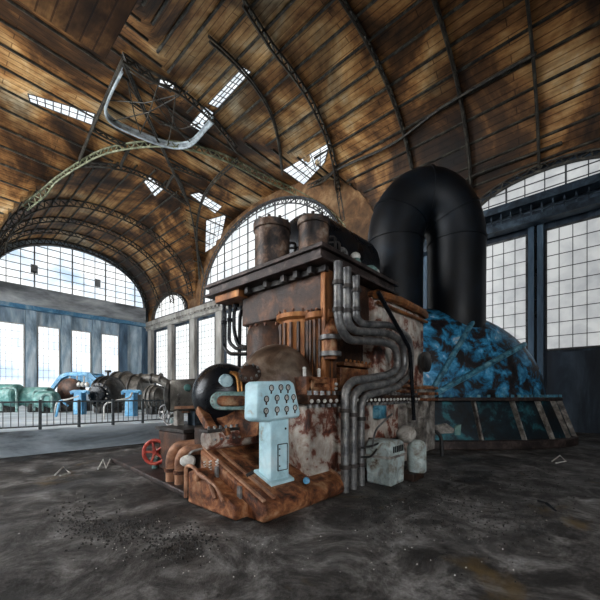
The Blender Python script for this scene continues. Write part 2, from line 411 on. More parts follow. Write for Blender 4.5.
def rib(name, label, P, Nn, mat, depth=.34, r=.05, pitch=.7, cat='roof rib', group=None, zig=True):
    mb = MB(); lattice(mb, P, Nn, depth, r, pitch, zig)
    o = obj(name, mb, mat); tag(o, label, cat, group); return o
for y, lab, dp in ((44.0, 'iron lattice rib framing the top of the far arched window', .5), (41.0, 'iron lattice rib nearest to the rib of the far arched window', .35), (37.6, 'middle iron lattice rib of the far barrel vault', .4),
                   (33.4, 'heavy iron lattice rib where the far barrel vault meets the crossing', .5),
                   (8.2, 'curved dark roof rib rising from behind the top left of the black duct', .3),
                   (5.2, 'curved roof rib dropping to the left end of the near arched window', .3), (2.2, 'curved roof rib dropping to the crown of the near arched window', .26), (-1.2, 'curved roof rib at the upper right corner of the hall', .26)):
    P, Nn = nave_arch(y); rib('roof_rib', lab, P, Nn, M['rib'], dp, .055, .6)
def traced(pts, n=14, off=.12):
    """sample the vault along a line given in picture points, smooth curve"""
    P = []; Nn = []
    V2 = [Vector((a, b)) for a, b in pts]; ext = [V2[0]*2-V2[1]]+V2+[V2[-1]*2-V2[-2]]
    for i in range(1, len(ext)-2):
        for k in range(n):
            t = k/n; a, b, c, d = ext[i-1:i+3]
            q = .5*((2*b)+(c-a)*t+(2*a-5*b+4*c-d)*t*t+(3*b-a-3*c+d)*t**3)
            p, nn = ceil_hit(q.x, q.y, off)
            if P and (p-P[-1]).length < .12: continue
            P.append(p); Nn.append(nn)
    runs = [[0]]
    for i in range(1, len(P)):
        if (P[i]-P[i-1]).length > 3.5: runs.append([])
        runs[-1].append(i)
    best = max(runs, key=len); P = [P[i] for i in best]; Nn = [Nn[i] for i in best]
    for _ in range(3):
        for A in (P, Nn):
            B = list(A)
            for i in range(1, len(A)-1): A[i] = (B[i-1]+B[i]*2+B[i+1])/4
    return P, Nn
for lab, pts, dp, mt, zig in (
    ('long pale green lattice rib sweeping across the crossing to the big arched window', [(20,204),(48,182),(78,161),(105,147),(140,140),(178,140),(222,152),(262,172),(300,190),(330,208),(348,226)], .40, 'rib_lit', True),
    ('straight roof rib falling from the top corner through the roof ring', [(123,52),(142,100),(160,140),(176,175),(189,203)], .25, 'rib', False),
    ('dark roof rib falling steeply to the hall corner beside the big arched window', [(189,203),(194,230),(197,258),(199,286)], .25, 'rib', False),
    ('dark beam slanting right above the roof ring', [(123,50),(145,66),(170,79),(195,98),(217,119),(239,147)], .35, 'rib', True),
    ('thin roof rib bending beside the roof light strip on the right', [(208,33),(231,54),(249,74),(263,94),(273,114),(280,142),(283,172)], .22, 'rib', False),
    ('roof rib rising along the left edge of the roof ring', [(123,56),(104,98),(90,130),(78,160)], .18, 'rib', False),
    ('curved roof rib passing below the long pale rib', [(78,162),(105,162),(130,167),(160,181),(189,203)], .30, 'rib', True),
    ('roof rib curling down the left flank of the big arched window', [(238,156),(214,178),(200,203),(196,240),(204,280)], .28, 'rib', False),
    ('short lattice tie between the two ribs left of the crossing', [(92,125),(110,135),(129,143)], .25, 'rib', True),
    ('short lattice strut below the crossing pointing at the pale rib', [(189,203),(176,172),(166,186)], .2, 'rib', False),
    ('short lattice tie right of the straight roof rib', [(168,161),(186,168),(204,176)], .25, 'rib', True),
    ('tiny strut joining the pale rib to the curved rib below it', [(130,144),(124,155),(119,166)], .2, 'rib', True),
    ('heavy lattice roof rib sweeping down right of the torn roof opening', [(240,-10),(256,15),(272,40),(290,63),(310,93),(327,130),(336,160),(342,195),(346,220)], .42, 'rib', True),
    ('lattice purlin running from the big arched window towards the top right', [(308,184),(345,165),(395,142),(440,108),(490,78),(540,50)], .3, 'rib', True),
    ('plain purlin above the near arched window', [(440,196),(480,175),(520,160),(566,143)], .2, 'rib', False),
    ):
    P, Nn = traced(pts); rib('roof_rib', lab, P, Nn, M[mt], dp, .06, .6, zig=zig)
# octagonal roof ring under the crossing, with struts
ringpts = [(123,60),(112,82),(105,103),(113,116),(140,129),(168,139),(190,138),(207,120),(215,112)]
P, Nn = traced(ringpts, 8, .2)
t = thing('roof_ring', 'pale steel ring of a broken roof lantern high under the crossing', 'roof lantern', (P[4].x, P[4].y, P[4].z-.6))
mb = MB()
for a, b, n1, n2 in zip(P, P[1:], Nn, Nn[1:]):
    mb.add([a, b, b+n2*.35, a+n1*.35], [(0,1,2,3)]); 
    mb.tube([a, b], .07, 6); mb.tube([a+n1*.35, b+n2*.35], .07, 6)
M['ringpale'] = grime('pale_ring_paint', [(.3,(.20,.24,.26)),(.6,(.55,.62,.66))], 4, .5, .1, .2, .3)
obj('ring', mb, M['ringpale'], t)
for a, b in (((123,60),(170,79)),((113,116),(187,85)),((110,95),(180,88)),((140,129),(160,75)),((168,139),(175,82)),((187,136),(165,95)),((150,80),(195,125)),((128,78),(150,100)),((140,128),(128,75)),((190,137),(150,88)),((165,120),(200,118)),((150,110),(172,118)),((118,88),(160,110))):
    p, n1 = ceil_hit(*a, .3); q, n2 = ceil_hit(*b, .3); mb = MB(); mb.tube([p, (p+q)/2+(n1+n2)*.15, q], .035, 5); obj('strut', mb, M['rib'], t)

# roof lights following the vault
wn = [0]
def wname(): wn[0] += 1; return 'window_%d' % wn[0]
def rooflight(q, label, nu=8, nv=3):
    rows = []
    for i in range(nu+1):
        a = Vector(q[0]).lerp(Vector(q[3]), i/nu); b = Vector(q[1]).lerp(Vector(q[2]), i/nu)
        rows.append([ceil_hit(*(a.lerp(b, j/nv)), .05)[0] for j in range(nv+1)])
    mb = MB(); mb.grid(rows); o = struct(wname(), mb, M['sky_light'], label=label)
    f = MB()
    for i in range(0, nu+1, 1): f.tube(rows[i], .03, 4)
    for j in range(nv+1): f.tube([r[j] for r in rows], .03, 4)
    obj('window_bar', f, M['frame'], o)
rooflight([(243,66),(251,71),(218,107),(208,103)], 'long roof light strip in the vault right of the crossing')
rooflight([(214,112),(205,106),(190,124),(200,130)], 'short roof light stub touching the roof ring', 4, 2)
rooflight([(28,93),(30,101),(92,124),(95,113)], 'roof light strip at the upper left', 8, 2)
rooflight([(143,180),(150,176),(164,188),(155,196)], 'small roof light below the crossing', 4, 3)
rooflight([(190,194),(199,192),(222,206),(215,213)], 'roof light left of the big arched window', 5, 3)
rooflight([(206,220),(226,214),(220,243),(205,252)], 'pale roof patch beside the big arched window', 6, 4)
rooflight([(330,142),(325,162),(304,184),(282,170)], 'large torn roof opening above the black duct', 5, 5)
rooflight([(160,78),(176,82),(172,90),(158,85)], 'tiny roof light above the roof ring', 2, 2)

# ------------------------------------------------------------------ shell
mb = MB().box((-14, -12, -.3), (XR, YFAR, 0)); struct('floor', mb, M['floor'], label='dark oily concrete floor', smooth=0)
mb = MB().box((XR+.02, -12, 0), (XR+.4, YFAR, 19.5)); wr = struct('wall_right', mb, M['wall_r'], smooth=0, label='blue grey window wall on the right')
mb = MB().box((-14, YFAR+.02, 0), (XR+.4, YFAR+.4, 19.5)); wf = struct('wall_far', mb, M['wall'], smooth=0, label='pale blue end wall on the left of the picture')
mb = MB().box((-14.4, -12, 0), (-14.02, YFAR, 19.5)); struct('wall_left', mb, M['pier'], smooth=0, label='plastered wall out of view on the left')
mb = MB().box((-14, -12.4, 0), (XR, -12.02, 19.5)); struct('wall_back', mb, M['pier'], smooth=0, label='plastered wall behind the viewer')
M['spandrel'] = grime('brown_spandrel_boards', [(.3,(.05,.025,.012)),(.5,(.22,.11,.045)),(.7,(.48,.30,.15))], .9, .7, 0, .3, .5, .4)
struct('trim_spandrel', MB().box((XR-.03, 5.9, 11.1), (XR+.1, YFAR, 19.3)), M['spandrel'], label='brown boarded spandrel round the big arched window', smooth=0)
# windows in the right wall
def rect_window(y0, y1, z0, z1, mat, label, ny=4, nz=8, x=XR, barr=.03):
    mb = MB(); mb.box((x-.04, y0, z0), (x+.02, y1, z1)); o = struct(wname(), mb, mat, label=label, smooth=0)
    f = MB(); w = .09
    for a, b in (((y0,z0),(y1,z0)),((y0,z1),(y1,z1)),((y0,z0),(y0,z1)),((y1,z0),(y1,z1))):
        f.bar((x-.08, *a), (x-.08, *b), w)
    for i in range(1, ny): yy = y0+(y1-y0)*i/ny; f.bar((x-.07, yy, z0), (x-.07, yy, z1), barr)
    for i in range(1, nz): zz = z0+(z1-z0)*i/nz; f.bar((x-.07, y0, zz), (x-.07, y1, zz), barr)
    obj('window_frame', f, M['frame'], o); return o
def xwindow(x0, x1, z0, z1, mat, label, nx=4, nz=8, y=YFAR, sgn=-1):
    mb = MB(); mb.box((x0, y-.04, z0), (x1, y+.02, z1)); o = struct(wname(), mb, mat, label=label, smooth=0)
    f = MB()
    for a, b in (((x0,z0),(x1,z0)),((x0,z1),(x1,z1)),((x0,z0),(x0,z1)),((x1,z0),(x1,z1))):
        f.bar((a[0], y+sgn*.08, a[1]), (b[0], y+sgn*.08, b[1]), .1)
    for i in range(1, nx): xx = x0+(x1-x0)*i/nx; f.bar((xx, y+sgn*.07, z0), (xx, y+sgn*.07, z1), .025)
    for i in range(1, nz): zz = z0+(z1-z0)*i/nz; f.bar((x0, y+sgn*.07, zz), (x1, y+sgn*.07, zz), .025)
    obj('window_frame', f, M['pier'], o); return o
for yc, lab in ((3.72,'tall window right of the black duct'), (.95,'tall window at the right edge'), (6.5,'tall window seen through the duct loop'), (9.3,'tall window behind the black duct'), (-1.9,'tall window beyond the right edge')):
    rect_window(yc-1.0, yc+1.0, 3.85, 9.6, M['pane_right'], lab, 4, 9)
for yc in (15.8, 20.8, 25.8, 30.8, 35.7, 40.6):
    rect_window(yc-1.55, yc+1.55, 1.9, 9.7, M['pane_rfar'], 'tall bright window of the far right wall, %s' % {15.8:'behind the turbine',20.8:'behind the drum motors',25.8:'right of the black pipe loops',30.8:'left of the black pipe loops',35.7:'second from the far corner',40.6:'nearest the far corner'}[yc], 5, 12, barr=.02)
for xc in (6.2, 9.25, 12.3, 15.35):
    xwindow(xc-.95, xc+.95, 2.0, 9.0, M['pane_far'], 'tall bright window of the end wall, %s' % {6.2:'at the left picture edge',9.25:'second from the left',12.3:'above the blue framed machine',15.35:'above the ball shaped generator',18.3:'nearest the far corner'}[xc], 4, 9)
# arched windows
def lunette_x(yc, ry, z0, rz, mat, label, x, ny, nz, barr=.04):
    n = 28; mb = MB(); pts = [(yc+ry*math.cos(PI*i/n), z0+rz*math.sin(PI*i/n)) for i in range(n+1)]
    mb.prism([(x-.04, a, b) for a, b in pts], (.06,0,0)); o = struct(wname(), mb, mat, label=label, smooth=0)
    f = MB(); f.tube([(x-.1, a, b) for a, b in pts], .09, 6); f.bar((x-.1, yc-ry, z0), (x-.1, yc+ry, z0), .15)
    for i in range(1, ny):
        y = yc-ry+2*ry*i/ny; h = rz*math.sqrt(1-((y-yc)/ry)**2); f.bar((x-.08, y, z0), (x-.08, y, z0+h), barr*(1.8 if i % 3 == 0 else 1))
    for i in range(1, nz):
        z = z0+rz*i/nz; w = ry*math.sqrt(1-((z-z0)/rz)**2); f.bar((x-.08, yc-w, z), (x-.08, yc+w, z), barr)
    obj('window_frame', f, M['frame'], o); return o
lunette_x(22.3, 8.9, 11.3, 6.9, M['pane_rlun'], 'big arched window behind the turbine', XR, 15, 8, .05)
lunette_x(2.0, 3.2, 11.15, 1.35, M['pane_right'], 'near arched window at the right edge', XR, 8, 3, .04)
lunette_x(38.6, 4.0, 11.3, 2.4, M['pane_rfar'], 'small arched window in the far corner', XR, 8, 3, .03)
n = 28; pts = [(12+7.4*math.cos(PI*i/n), 12.9+5.3*math.sin(PI*i/n)**.9) for i in range(n+1)]
mb = MB().prism([(a, YFAR-.04, b) for a, b in pts], (0,.06,0)); o = struct(wname(), mb, M['pane_far'], label='wide arched window of the end wall', smooth=0)
f = MB(); f.tube([(a, YFAR-.1, b) for a, b in pts], .1, 6)
for i in range(1, 13):
    x = 12-7.4+14.8*i/13; c = abs(x-12)/7.4; h = 5.3*math.sqrt(1-c*c)**.9; f.bar((x, YFAR-.1, 12.9), (x, YFAR-.1, 12.9+h), .12 if i % 3 == 0 else .06)
for i in range(1, 7):
    z = i/7; w = 7.4*math.sqrt(1-(z**(1/.9))**2); f.bar((12-w, YFAR-.1, 12.9+5.3*z), (12+w, YFAR-.1, 12.9+5.3*z), .07)
for xx in (8.0, 14.0):
    f.box((xx-.3, YFAR-.12, 14.5), (xx+.3, YFAR-.06, 15.4))
obj('window_frame', f, M['cornice'], o)
# unseen glowing panes, added to light the hall from the left and behind
for yc in (18.0, 26.5):
    mb = MB().box((-14.02, yc-3.6, 3), (-13.96, yc+3.6, 17)); o = struct(wname(), mb, M['fill_left'], label='unseen glowing fill pane added on the left, %d m along' % yc, smooth=0)
    f = MB()
    for i in range(0, 7): f.bar((-13.9, yc-3.6+7.2*i/6, 3), (-13.9, yc-3.6+7.2*i/6, 17), .1)
    for i in range(0, 9): f.bar((-13.9, yc-3.6, 3+14*i/8), (-13.9, yc+3.6, 3+14*i/8), .1)
    obj('window_frame', f, M['frame'], o)
for xc in (-11.0, -6.5, -2.0):  # added fill panes, aimed at the platform front and the turbine's left side
    xwindow(xc-1.2, xc+1.2, 3, 9, M['fill_back'], 'unseen glowing fill pane added behind the viewer at %d metres' % xc, 4, 8, y=-12.0, sgn=1)
# piers between windows
tn = [0]
def tname(): tn[0] += 1; return 'trim_%d' % tn[0]
for yc in (38.15, 33.2, 28.3, 23.3, 18.3, 43.4):
    struct(tname(), MB().box((XR-.35, yc-.5, 0), (XR+.02, yc+.5, 10.2)), M['pier'], label='plaster pier of the right wall', smooth=0)
for yc in (5.12, 2.34, -.45, 7.9, 11.2, 13.2):
    struct(tname(), MB().box((XR-.3, yc-.30, 0), (XR+.02, yc-.06, 10.2)).box((XR-.3, yc+.06, 0), (XR+.02, yc+.30, 10.2)), M['pier_blue'], label='blue grey pier of the right wall', smooth=0)
    tag(obj('downpipe', MB().cyl((XR-.2, yc, .1), (XR-.2, yc, 10.3), .08, 10), M['blackmetal']), {5.12:'black downpipe hidden behind the right leg of the black duct', 2.34:'black downpipe on the blue pier between the two tall right windows', -.45:'black downpipe right of the rightmost tall window', 7.9:'black downpipe seen in the gap of the black duct'}.get(yc, 'black downpipe on the pier behind the turbine at %s' % ('the arch foot' if yc > 12 else 'the girder end')), 'pipe', 'downpipes on the right wall')
struct(tname(), MB().box((XR-.12, -6, 0), (XR+.02, 13, 3.7)), M['wall_r'], label='dark dado of the right wall', smooth=0)
for xc in (4.6, 7.7, 10.8, 13.85, 16.85, 19.6):
    struct(tname(), MB().box((xc-.42, YFAR-.4, .7), (xc+.42, YFAR+.02, 10.7)), M['pier_blue'] if xc > 16 else M['wall'], label='pilaster of the end wall', smooth=0)
# cornices
struct(tname(), MB().box((XL-10, YFAR-.7, 10.9), (XR-.6, YFAR+.02, 12.9)), M['cornice'], label='deep plaster cornice of the end wall', smooth=0)
struct(tname(), MB().box((XL-10, YFAR-.9, 10.5), (XR-.6, YFAR-.2, 10.9)), M['cornice_blue'], label='blue band under the end wall cornice', smooth=0)
mb = MB().box((XR-.7, 12.2, 10.55), (XR+.02, YFAR, 11.0)); mb.box((XR-.45, 12.2, 10.0), (XR+.02, YFAR, 10.35))
mb.box((XR-.6, 12.2, 10.35), (XR+.02, YFAR, 10.40))
y = 12.4
while y < YFAR-.5: mb.box((XR-.66, y, 10.38), (XR-.3, y+.28, 10.58)); y += .62
struct(tname(), mb, M['pier'], label='pale toothed cornice of the far right wall', smooth=0)
mb = MB(); mb.box((XR-.9, -12, 10.75), (XR-.3, 12.2, 11.1)); mb.box((XR-.9, -12, 9.85), (XR-.3, 12.2, 10.15))
y = -11.8
while y < 12: mb.bar((XR-.6, y, 10.1), (XR-.6, y, 10.8), .06); y += .42
mb.bar((XR-.6, -12, 10.45), (XR-.6, 12.2, 10.45), .06)
struct(tname(), mb, M['girder_blue'], label='dark blue crane girder under the near arched window', smooth=0)
# lattice arch rings standing in front of the arched windows
for yc, ry, z0, rz, lab, dp in ((22.3, 9.15, 11.1, 7.1, 'lattice arch framing the big arched window behind the turbine', -.5), (2.0, 3.35, 11.15, 1.55, 'lattice arch framing the near arched window at the right edge', -.32), (38.6, 4.15, 11.2, 2.6, 'lattice arch framing the small arched window in the far corner', -.25)):
    P = []; Nn = []
    for i in range(33):
        a = PI*i/32; P.append(Vector((XR-.35, yc+ry*math.cos(a), z0+rz*math.sin(a)))); Nn.append(Vector((0, -math.cos(a), -math.sin(a))))
    o = rib('window_arch', lab, P, Nn, M['rib'] if yc != 22.3 else M['frame'], -dp, .05, .55, 'arch')

# raised floor at the far end with railing
struct('trim_platform', MB().box((-13.9, 12.0, 0), (XR, YFAR, .70)), M['platform'], label='raised pale concrete floor of the far hall', smooth=0, bevel=.02)
def fence_panel(x0, x1, lab):
    t = thing('railing', lab, 'railing', ((x0+x1)/2, 12.15, .7), 'iron railing panels along the raised floor')
    y = 12.15; z0 = .7; h = .80
    obj('rail', MB().bar((x0, y, z0+h), (x1, y, z0+h), .05), M['fence'], t); obj('rail', MB().bar((x0, y, z0+.1), (x1, y, z0+.1), .04), M['fence'], t)
    mb = MB(); k = int((x1-x0)/.16)
    for i in range(1, k): xx = x0+(x1-x0)*i/k; mb.bar((xx, y, z0+.1), (xx, y, z0+h), .018)
    obj('balusters', mb, M['fence'], t)
    obj('post', MB().bar((x0, y, z0), (x0, y, z0+h+.06), .07), M['fence'], t)
for i, lab in ((2,'beyond the left edge'),(3,'under the green machines at the left edge'),(4,'under the blue framed machine'),(5,'under the dark ball shaped generator'),(6,'under the blue cabinet with curled top'),(7,'next to the grey handwheel, last on the right')):
    fence_panel(-1.6+i*.98, -.62+i*.98, 'iron railing panel '+lab)

# ------------------------------------------------------------------ far machines on the raised floor
PZ = .7
def on(px, Dd): p = hd(px, 395, Dd); return Vector((p.x, p.y, PZ))
rgt = Vector((FY, -FX, 0)); fwd = Vector((FX, FY, 0)); UP = Vector((0,0,1))
def sphereish(name, label, px, D, wpx, top, mat, cat='generator', squash=.8, fins=True):
    b = on(px, D); r = wpx*D/FOC/2; ht = EYE+(HOR-top)*D/FOC; rz = (ht-PZ)/2*1.02
    t = thing(name, label, cat, b)
    c = b+UP*(ht-rz-PZ)
    prof = []
    for i in range(15):
        a = PI*i/14; prof.append((-math.cos(a)*r*squash, max(.02, math.sin(a)**.7*r)))
    mb = MB(); mb.lathe(c, Vector((FX*.3-.6, FY, 0)), prof, 26); obj('casing', mb, mat, t)
    mb = MB(); mb.box((b.x-r*.6, b.y-r*.5, PZ), (b.x+r*.6, b.y+r*.5, c.z-rz*.5)); obj('foot', mb, M['darkmach'], t, bevel=.03)
    if fins:
        ax = Vector((FX*.3-.6, FY, 0)).normalized()
        for k in (-.5, -.1, .3):
            rr = (1-(abs(k))**2)**.35*r*1.03; f = MB(); f.lathe(c+ax*(k*r*squash), ax, [(-.04, rr*.9), (-.04, rr+.05), (.04, rr+.05), (.04, rr*.9)], 26); obj('band', f, mat, t)
    return t, c, r
t, c, r = sphereish('generator', 'round dark generator casing with a knob on top, on the raised floor', 108, 19, 34, 374, M['darkmach'])
obj('knob', MB().cyl(c+UP*r*.9, c+UP*(r+.28), .06, 10).cyl(c+UP*(r+.25), c+UP*(r+.36), .17, 12), M['darkmach'], t)
mb = MB(); e = c-fwd*r*.82; mb.lathe(e, -fwd, [(0,r*.62),(.12,r*.6),(.14,.45*r),(.3,.4*r),(.34,.1)], 20); obj('end_cover', mb, M['blackmetal'], t)
mb = MB()
for k in range(12): a = 2*PI*k/12; mb.bolt(e-fwd*.12+(rgt*math.cos(a)+UP*math.sin(a))*r*.53, -fwd, .05, .08)
obj('bolt_ring', mb, M['greymach'], t)
# broad grey turbine behind with a bent exhaust pipe
b = on(128, 23); t = thing('far_turbine', 'broad warm grey turbine casing with bent pipe on the raised floor', 'turbine', b)
c = b+UP*1.15; mb = MB(); mb.lathe(c-rgt*1.1, rgt, [(0,.5),(.05,1.1),(.35,1.38),(.9,1.42),(1.3,1.35),(1.6,1.2),(2.2,1.1),(2.25,.4)], 28); obj('casing', mb, M['greymach'], t)
for k, rr in ((.42,1.47),(1.05,1.49),(1.62,1.28)): f = MB(); f.lathe(c-rgt*(1.1-k), rgt, [(-.05,rr-.2),(-.05,rr),(.05,rr),(.05,rr-.2)], 28); obj('band', f, M['darkmach'], t)
p0 = c+rgt*.9+UP*.95
mb = MB(); mb.tube(fillet([p0-rgt*.8, p0+rgt*1.35+UP*.05, p0+rgt*2.3-UP*.9, p0+rgt*2.35-UP*1.9], .9, 8), .30, 14); obj('exhaust_pipe', mb, M['greymach'], t)
mb = MB()
for s in (.0, .75, 1.35): q = p0+rgt*s+UP*.02; mb.cyl(q-rgt*.05, q+rgt*.05, .37, 16)
obj('pipe_flange', mb, M['darkmach'], t)
mb = MB(); mb.box((b.x-.6, b.y-.6, PZ), (b.x+.6, b.y+.6, c.z-.9)); obj('foot', mb, M['darkmach'], t)
# small drum machine
t, c, r = sphereish('generator', 'small grey drum generator under the bent pipe near the motor', 155, 17.5, 23, 380, M['greymach'], squash=1)
# blue framed machine
D = 21; b = on(73, D); t = thing('framed_machine', 'sky blue machine with slanted roof frame on the raised floor', 'machine', b)
def q(px, py, dd=D): return hd(px, py, dd)
mb = MB()
prof = [(50,400),(53,388),(61,377),(68,374),(89,374),(96,380),(101,388)]
for a, bb in zip(prof, prof[1:]): mb.bar(q(*a), q(*bb), .18, .22); mb.bar(q(*a)+fwd*1.3, q(*bb)+fwd*1.3, .16, .2)
for a in prof[2:6]: mb.bar(q(*a), q(*a)+fwd*1.3, .12)
mb.bar(q(101,388), q(101,405), .16); mb.bar(q(50,398), Vector((q(50,398).x, q(50,398).y, PZ)), .16)
obj('frame', mb, M['bluemach'], t)
mb = MB(); mb.prism([q(60,380,D+.1), q(68,376,D+.1), q(88,376,D+.1), q(94,382,D+.1), q(94,387,D+.1), q(58,387,D+.1)], fwd*1.1); obj('hood', mb, M['bluemach'], t)
mb = MB()
for px in (70,77,84): mb.bar(q(px,376,D-.1), q(px,386,D-.1), .07)
obj('hood_slat', mb, M['white'], t)
mb = MB(); mb.lathe(q(72,390)-UP*.0+fwd*.2, -fwd, [(0,.72),(.5,.72),(.62,.5),(.7,.2)], 22); obj('rotor', mb, M['rust_dark'], t)
mb = MB(); mb.box((b.x-.9,b.y-.5,PZ),(b.x+.9,b.y+.9,1.35)); obj('bed', mb, M['darkmach'], t)
mb = MB()
for px in (79,83,87): mb.ellipsoid(q(px,384.5,D-.5), (.13,.13,.16), 10, 6)
obj('lamp_cap', mb, M['white'], t)
# blue cabinets with curled tops
for px, D, lab in ((80, 17.5, 'blue pedestal cabinet standing before the blue framed machine'), (131.5, 16.0, 'blue pedestal cabinet with curled top right of the dark generator')):
    b = on(px, D); t = thing('pedestal_cabinet', lab, 'cabinet', b, 'blue pedestal cabinets on the raised floor')
    topz = EYE+(HOR-392)*D/FOC; mb = MB()
    w = .23
    mb.prism([b-rgt*w-fwd*.2, b+rgt*w-fwd*.2, b+rgt*w*.85-fwd*.2+UP*(topz-PZ), b-rgt*w*.85-fwd*.2+UP*(topz-PZ)], fwd*.4); obj('body', mb, M['bluemach'], t, bevel=.02)
    mb = MB(); tt = b+UP*(topz-PZ)
    mb.tube(fillet([tt-rgt*.42-UP*.12, tt-rgt*.42+UP*.04, tt+rgt*.42+UP*.04, tt+rgt*.42-UP*.12], .1, 5), .07, 8); mb.bar(tt-rgt*.4, tt+rgt*.4, .36, .08); obj('curled_top', mb, M['bluemach'], t)
# green boxes far left
for px, D, w, top, lab in ((38, 20, .75, 387, 'low sea green machine with bent pipe at the left edge'), (47, 19, .5, 391, 'small sea green pump left of the blue framed machine'), (6, 19.5, .8, 384, 'sea green tank beyond the left edge')):
    b = on(px, D); t = thing('green_machine', lab, 'machine', b); ht = EYE+(HOR-top)*D/FOC-PZ
    mb = MB(); mb.lathe(b-rgt*w+UP*(ht*.6), rgt, [(0,.1),(.03,ht*.36),(.12,ht*.4),(2*w-.12,ht*.4),(2*w-.03,ht*.36),(2*w,.1)], 18); obj('tank', mb, M['tealmach'], t)
    mb = MB(); mb.box((b.x-w*.6,b.y-.3,PZ),(b.x+w*.6,b.y+.3,PZ+ht*.35)); obj('foot', mb, M['darkmach'], t)
    mb = MB(); mb.tube(fillet([b+rgt*w*.2+UP*.1-fwd*.5, b+rgt*w*.2+UP*ht*.85-fwd*.5, b+rgt*w*1.3+UP*ht*.85-fwd*.5, b+rgt*w*1.3+UP*.05-fwd*.5], .25, 5), .07, 8); obj('bent_pipe', mb, M['verdigris'], t)
# white hose pipes lying over the railing zone
mb = MB(); mb.tube(fillet([Vector((*hd(104,412,13.8).xy,.7)), hd(104,403,13.8), hd(120,400,13.8), hd(130,398,14), hd(132,393,14.5)], .25, 6), .035, 8); 
tag(obj('white_pipe', mb, M['white']), 'thin pale pipe bending up behind the railing to the blue cabinet', 'pipe')
mb = MB(); mb.tube(fillet([Vector((*on(54,16.5).xy, PZ)), hd(57,401,16.5), hd(66,400,16.5), hd(79,396,16.8)], .25, 6), .04, 8)
tag(obj('white_pipe', mb, M['white']), 'thin pale pipe bending behind the railing before the blue framed machine', 'pipe')
mb = MB(); mb.tube(fillet([Vector((*on(56,15.5).xy, PZ)), hd(60,399,15.5), hd(68,406,15.5)], .2, 5), .05, 8)
tag(obj('blue_pipe_bend', mb, M['bluemach']), 'low blue pipe bend left of the blue framed machine', 'pipe')

# ================================================================== MAIN TURBINE
T = thing('turbine', 'huge rusty steam turbine standing in the middle of the hall', 'turbine', (6.2, 4.9, 0))
BY = 3.6
# lower casing, peeling white
mb = MB(); mb.prism([(4.25,BY,.05),(9.2,BY,.05),(9.2,BY,1.55),(4.25,BY,1.55)], (0,3.0,0)); obj('lower_casing', mb, M['peel'], T, bevel=.04)
mb = MB(); mb.box((4.1,BY-.14,1.55),(9.25,6.7,1.70)); obj('split_flange', mb, M['rust_dark'], T, bevel=.02)
mb = MB(); x = 4.2
while x < 9.2: mb.bolt((x, BY-.07, 1.70), (0,0,1), .04, .07); mb.bolt((x, BY-.07, 1.55), (0,0,-1), .045, .06); x += .17
yv = 3.7
obj('flange_bolts', mb, M['steel'], T)
mb = MB(); x = 4.15
while x < 9.2: mb.ellipsoid((x, BY-.16, 1.60), (.035,.03,.035), 8, 5); x += .17
obj('flange_rivets', mb, M['white'], T)
# core
mb = MB(); mb.box((5.35,3.95,1.65),(9.1,6.5,3.3)); obj('core_casing', mb, M['rust_dark'], T, bevel=.05)
# rust chest between barrel and pipes
mb = MB(); mb.box((4.35,3.72,1.70),(5.25,4.3,2.02)); mb.box((4.42,3.66,1.76),(4.92,3.74,1.84)); mb.box((4.42,3.66,1.90),(4.92,3.74,1.98)); mb.box((4.42,3.66,1.76),(4.48,3.74,1.98))
mb.box((5.02,3.64,1.70),(5.12,3.74,2.0)); obj('valve_chest', mb, M['rust'], T, bevel=.015)
mb = MB()
for x in (4.45, 4.85, 5.22): mb.cyl((x,3.85,2.0),(x,3.85,2.14),.03,8); mb.ellipsoid((x,3.85,2.16),(.035,.035,.035),8,5)
for z in (1.82,1.9): mb.ellipsoid((5.07,3.62,z),(.04,.03,.03),8,5)
obj('chest_studs', mb, M['white'], T)
# barrel rotor cover
bc = Vector((4.62,4.68,1.75)); mb = MB(); mb.ellipsoid(bc,(.80,.76,.93),36,22); obj('barrel_cover', mb, M['barrel'], T)
va = Vector((bc.x,bc.y,0)).normalized()
for k, rr in ((.10,.86),(.26,.93)):
    mb = MB(); mb.lathe(bc+va*k+rgt*.06,va,[(-.05,rr-.12),(-.05,rr),(.05,rr),(.05,rr-.12)],40); obj('barrel_band', mb, M['rust_dark'], T)
# vertical steam cylinders
mb = MB(); mb.lathe((5.25,5.35,1.6),(0,0,1),[(0,.66),(1.35,.66),(1.5,.63),(1.62,.52),(1.64,.40)],32); obj('steam_cylinder', mb, M['rust_dark'], T)
mb = MB(); mb.lathe((5.15,4.55,1.9),(0,0,1),[(0,.42),(1.25,.42),(1.3,.50),(1.38,.50),(1.42,.36)],28); obj('steam_cylinder', mb, M['rust_orange'], T)
mb = MB(); mb.lathe((5.12,4.02,1.9),(0,0,1),[(0,.26),(1.2,.26),(1.24,.32),(1.34,.32),(1.38,.2)],24); obj('steam_cylinder', mb, M['rust_orange'], T)
mb = MB()
for cx, cy, rr, z in ((5.15,4.55,.47,3.28),(5.12,4.02,.29,3.24),(5.25,5.35,.6,3.12)):
    for k in range(16): a = 2*PI*k/16; mb.bolt((cx+rr*math.cos(a), cy+rr*math.sin(a), z), (0,0,1), .03, .06)
obj('cylinder_bolts', mb, M['rust'], T)
# vertical ribs on the orange cylinders
mb = MB()
for cx, cy, rr in ((5.15,4.55,.43),(5.12,4.02,.27)):
    for k in range(10): a = PI*.75+PI*k/9; mb.bar((cx+rr*math.cos(a), cy+rr*math.sin(a), 1.95), (cx+rr*math.cos(a), cy+rr*math.sin(a), 3.1), .05)
obj('cylinder_fluting', mb, M['rust_dark'], T)
# upper block under slab
mb = MB(); mb.box((4.95,3.80,3.28),(7.6,6.2,4.05)); obj('upper_block', mb, M['rust_dark'], T, bevel=.04)
mb = MB(); mb.box((4.9,3.74,2.0),(5.14,3.86,4.02)); obj('corner_column', mb, M['rust_orange'], T, bevel=.02)
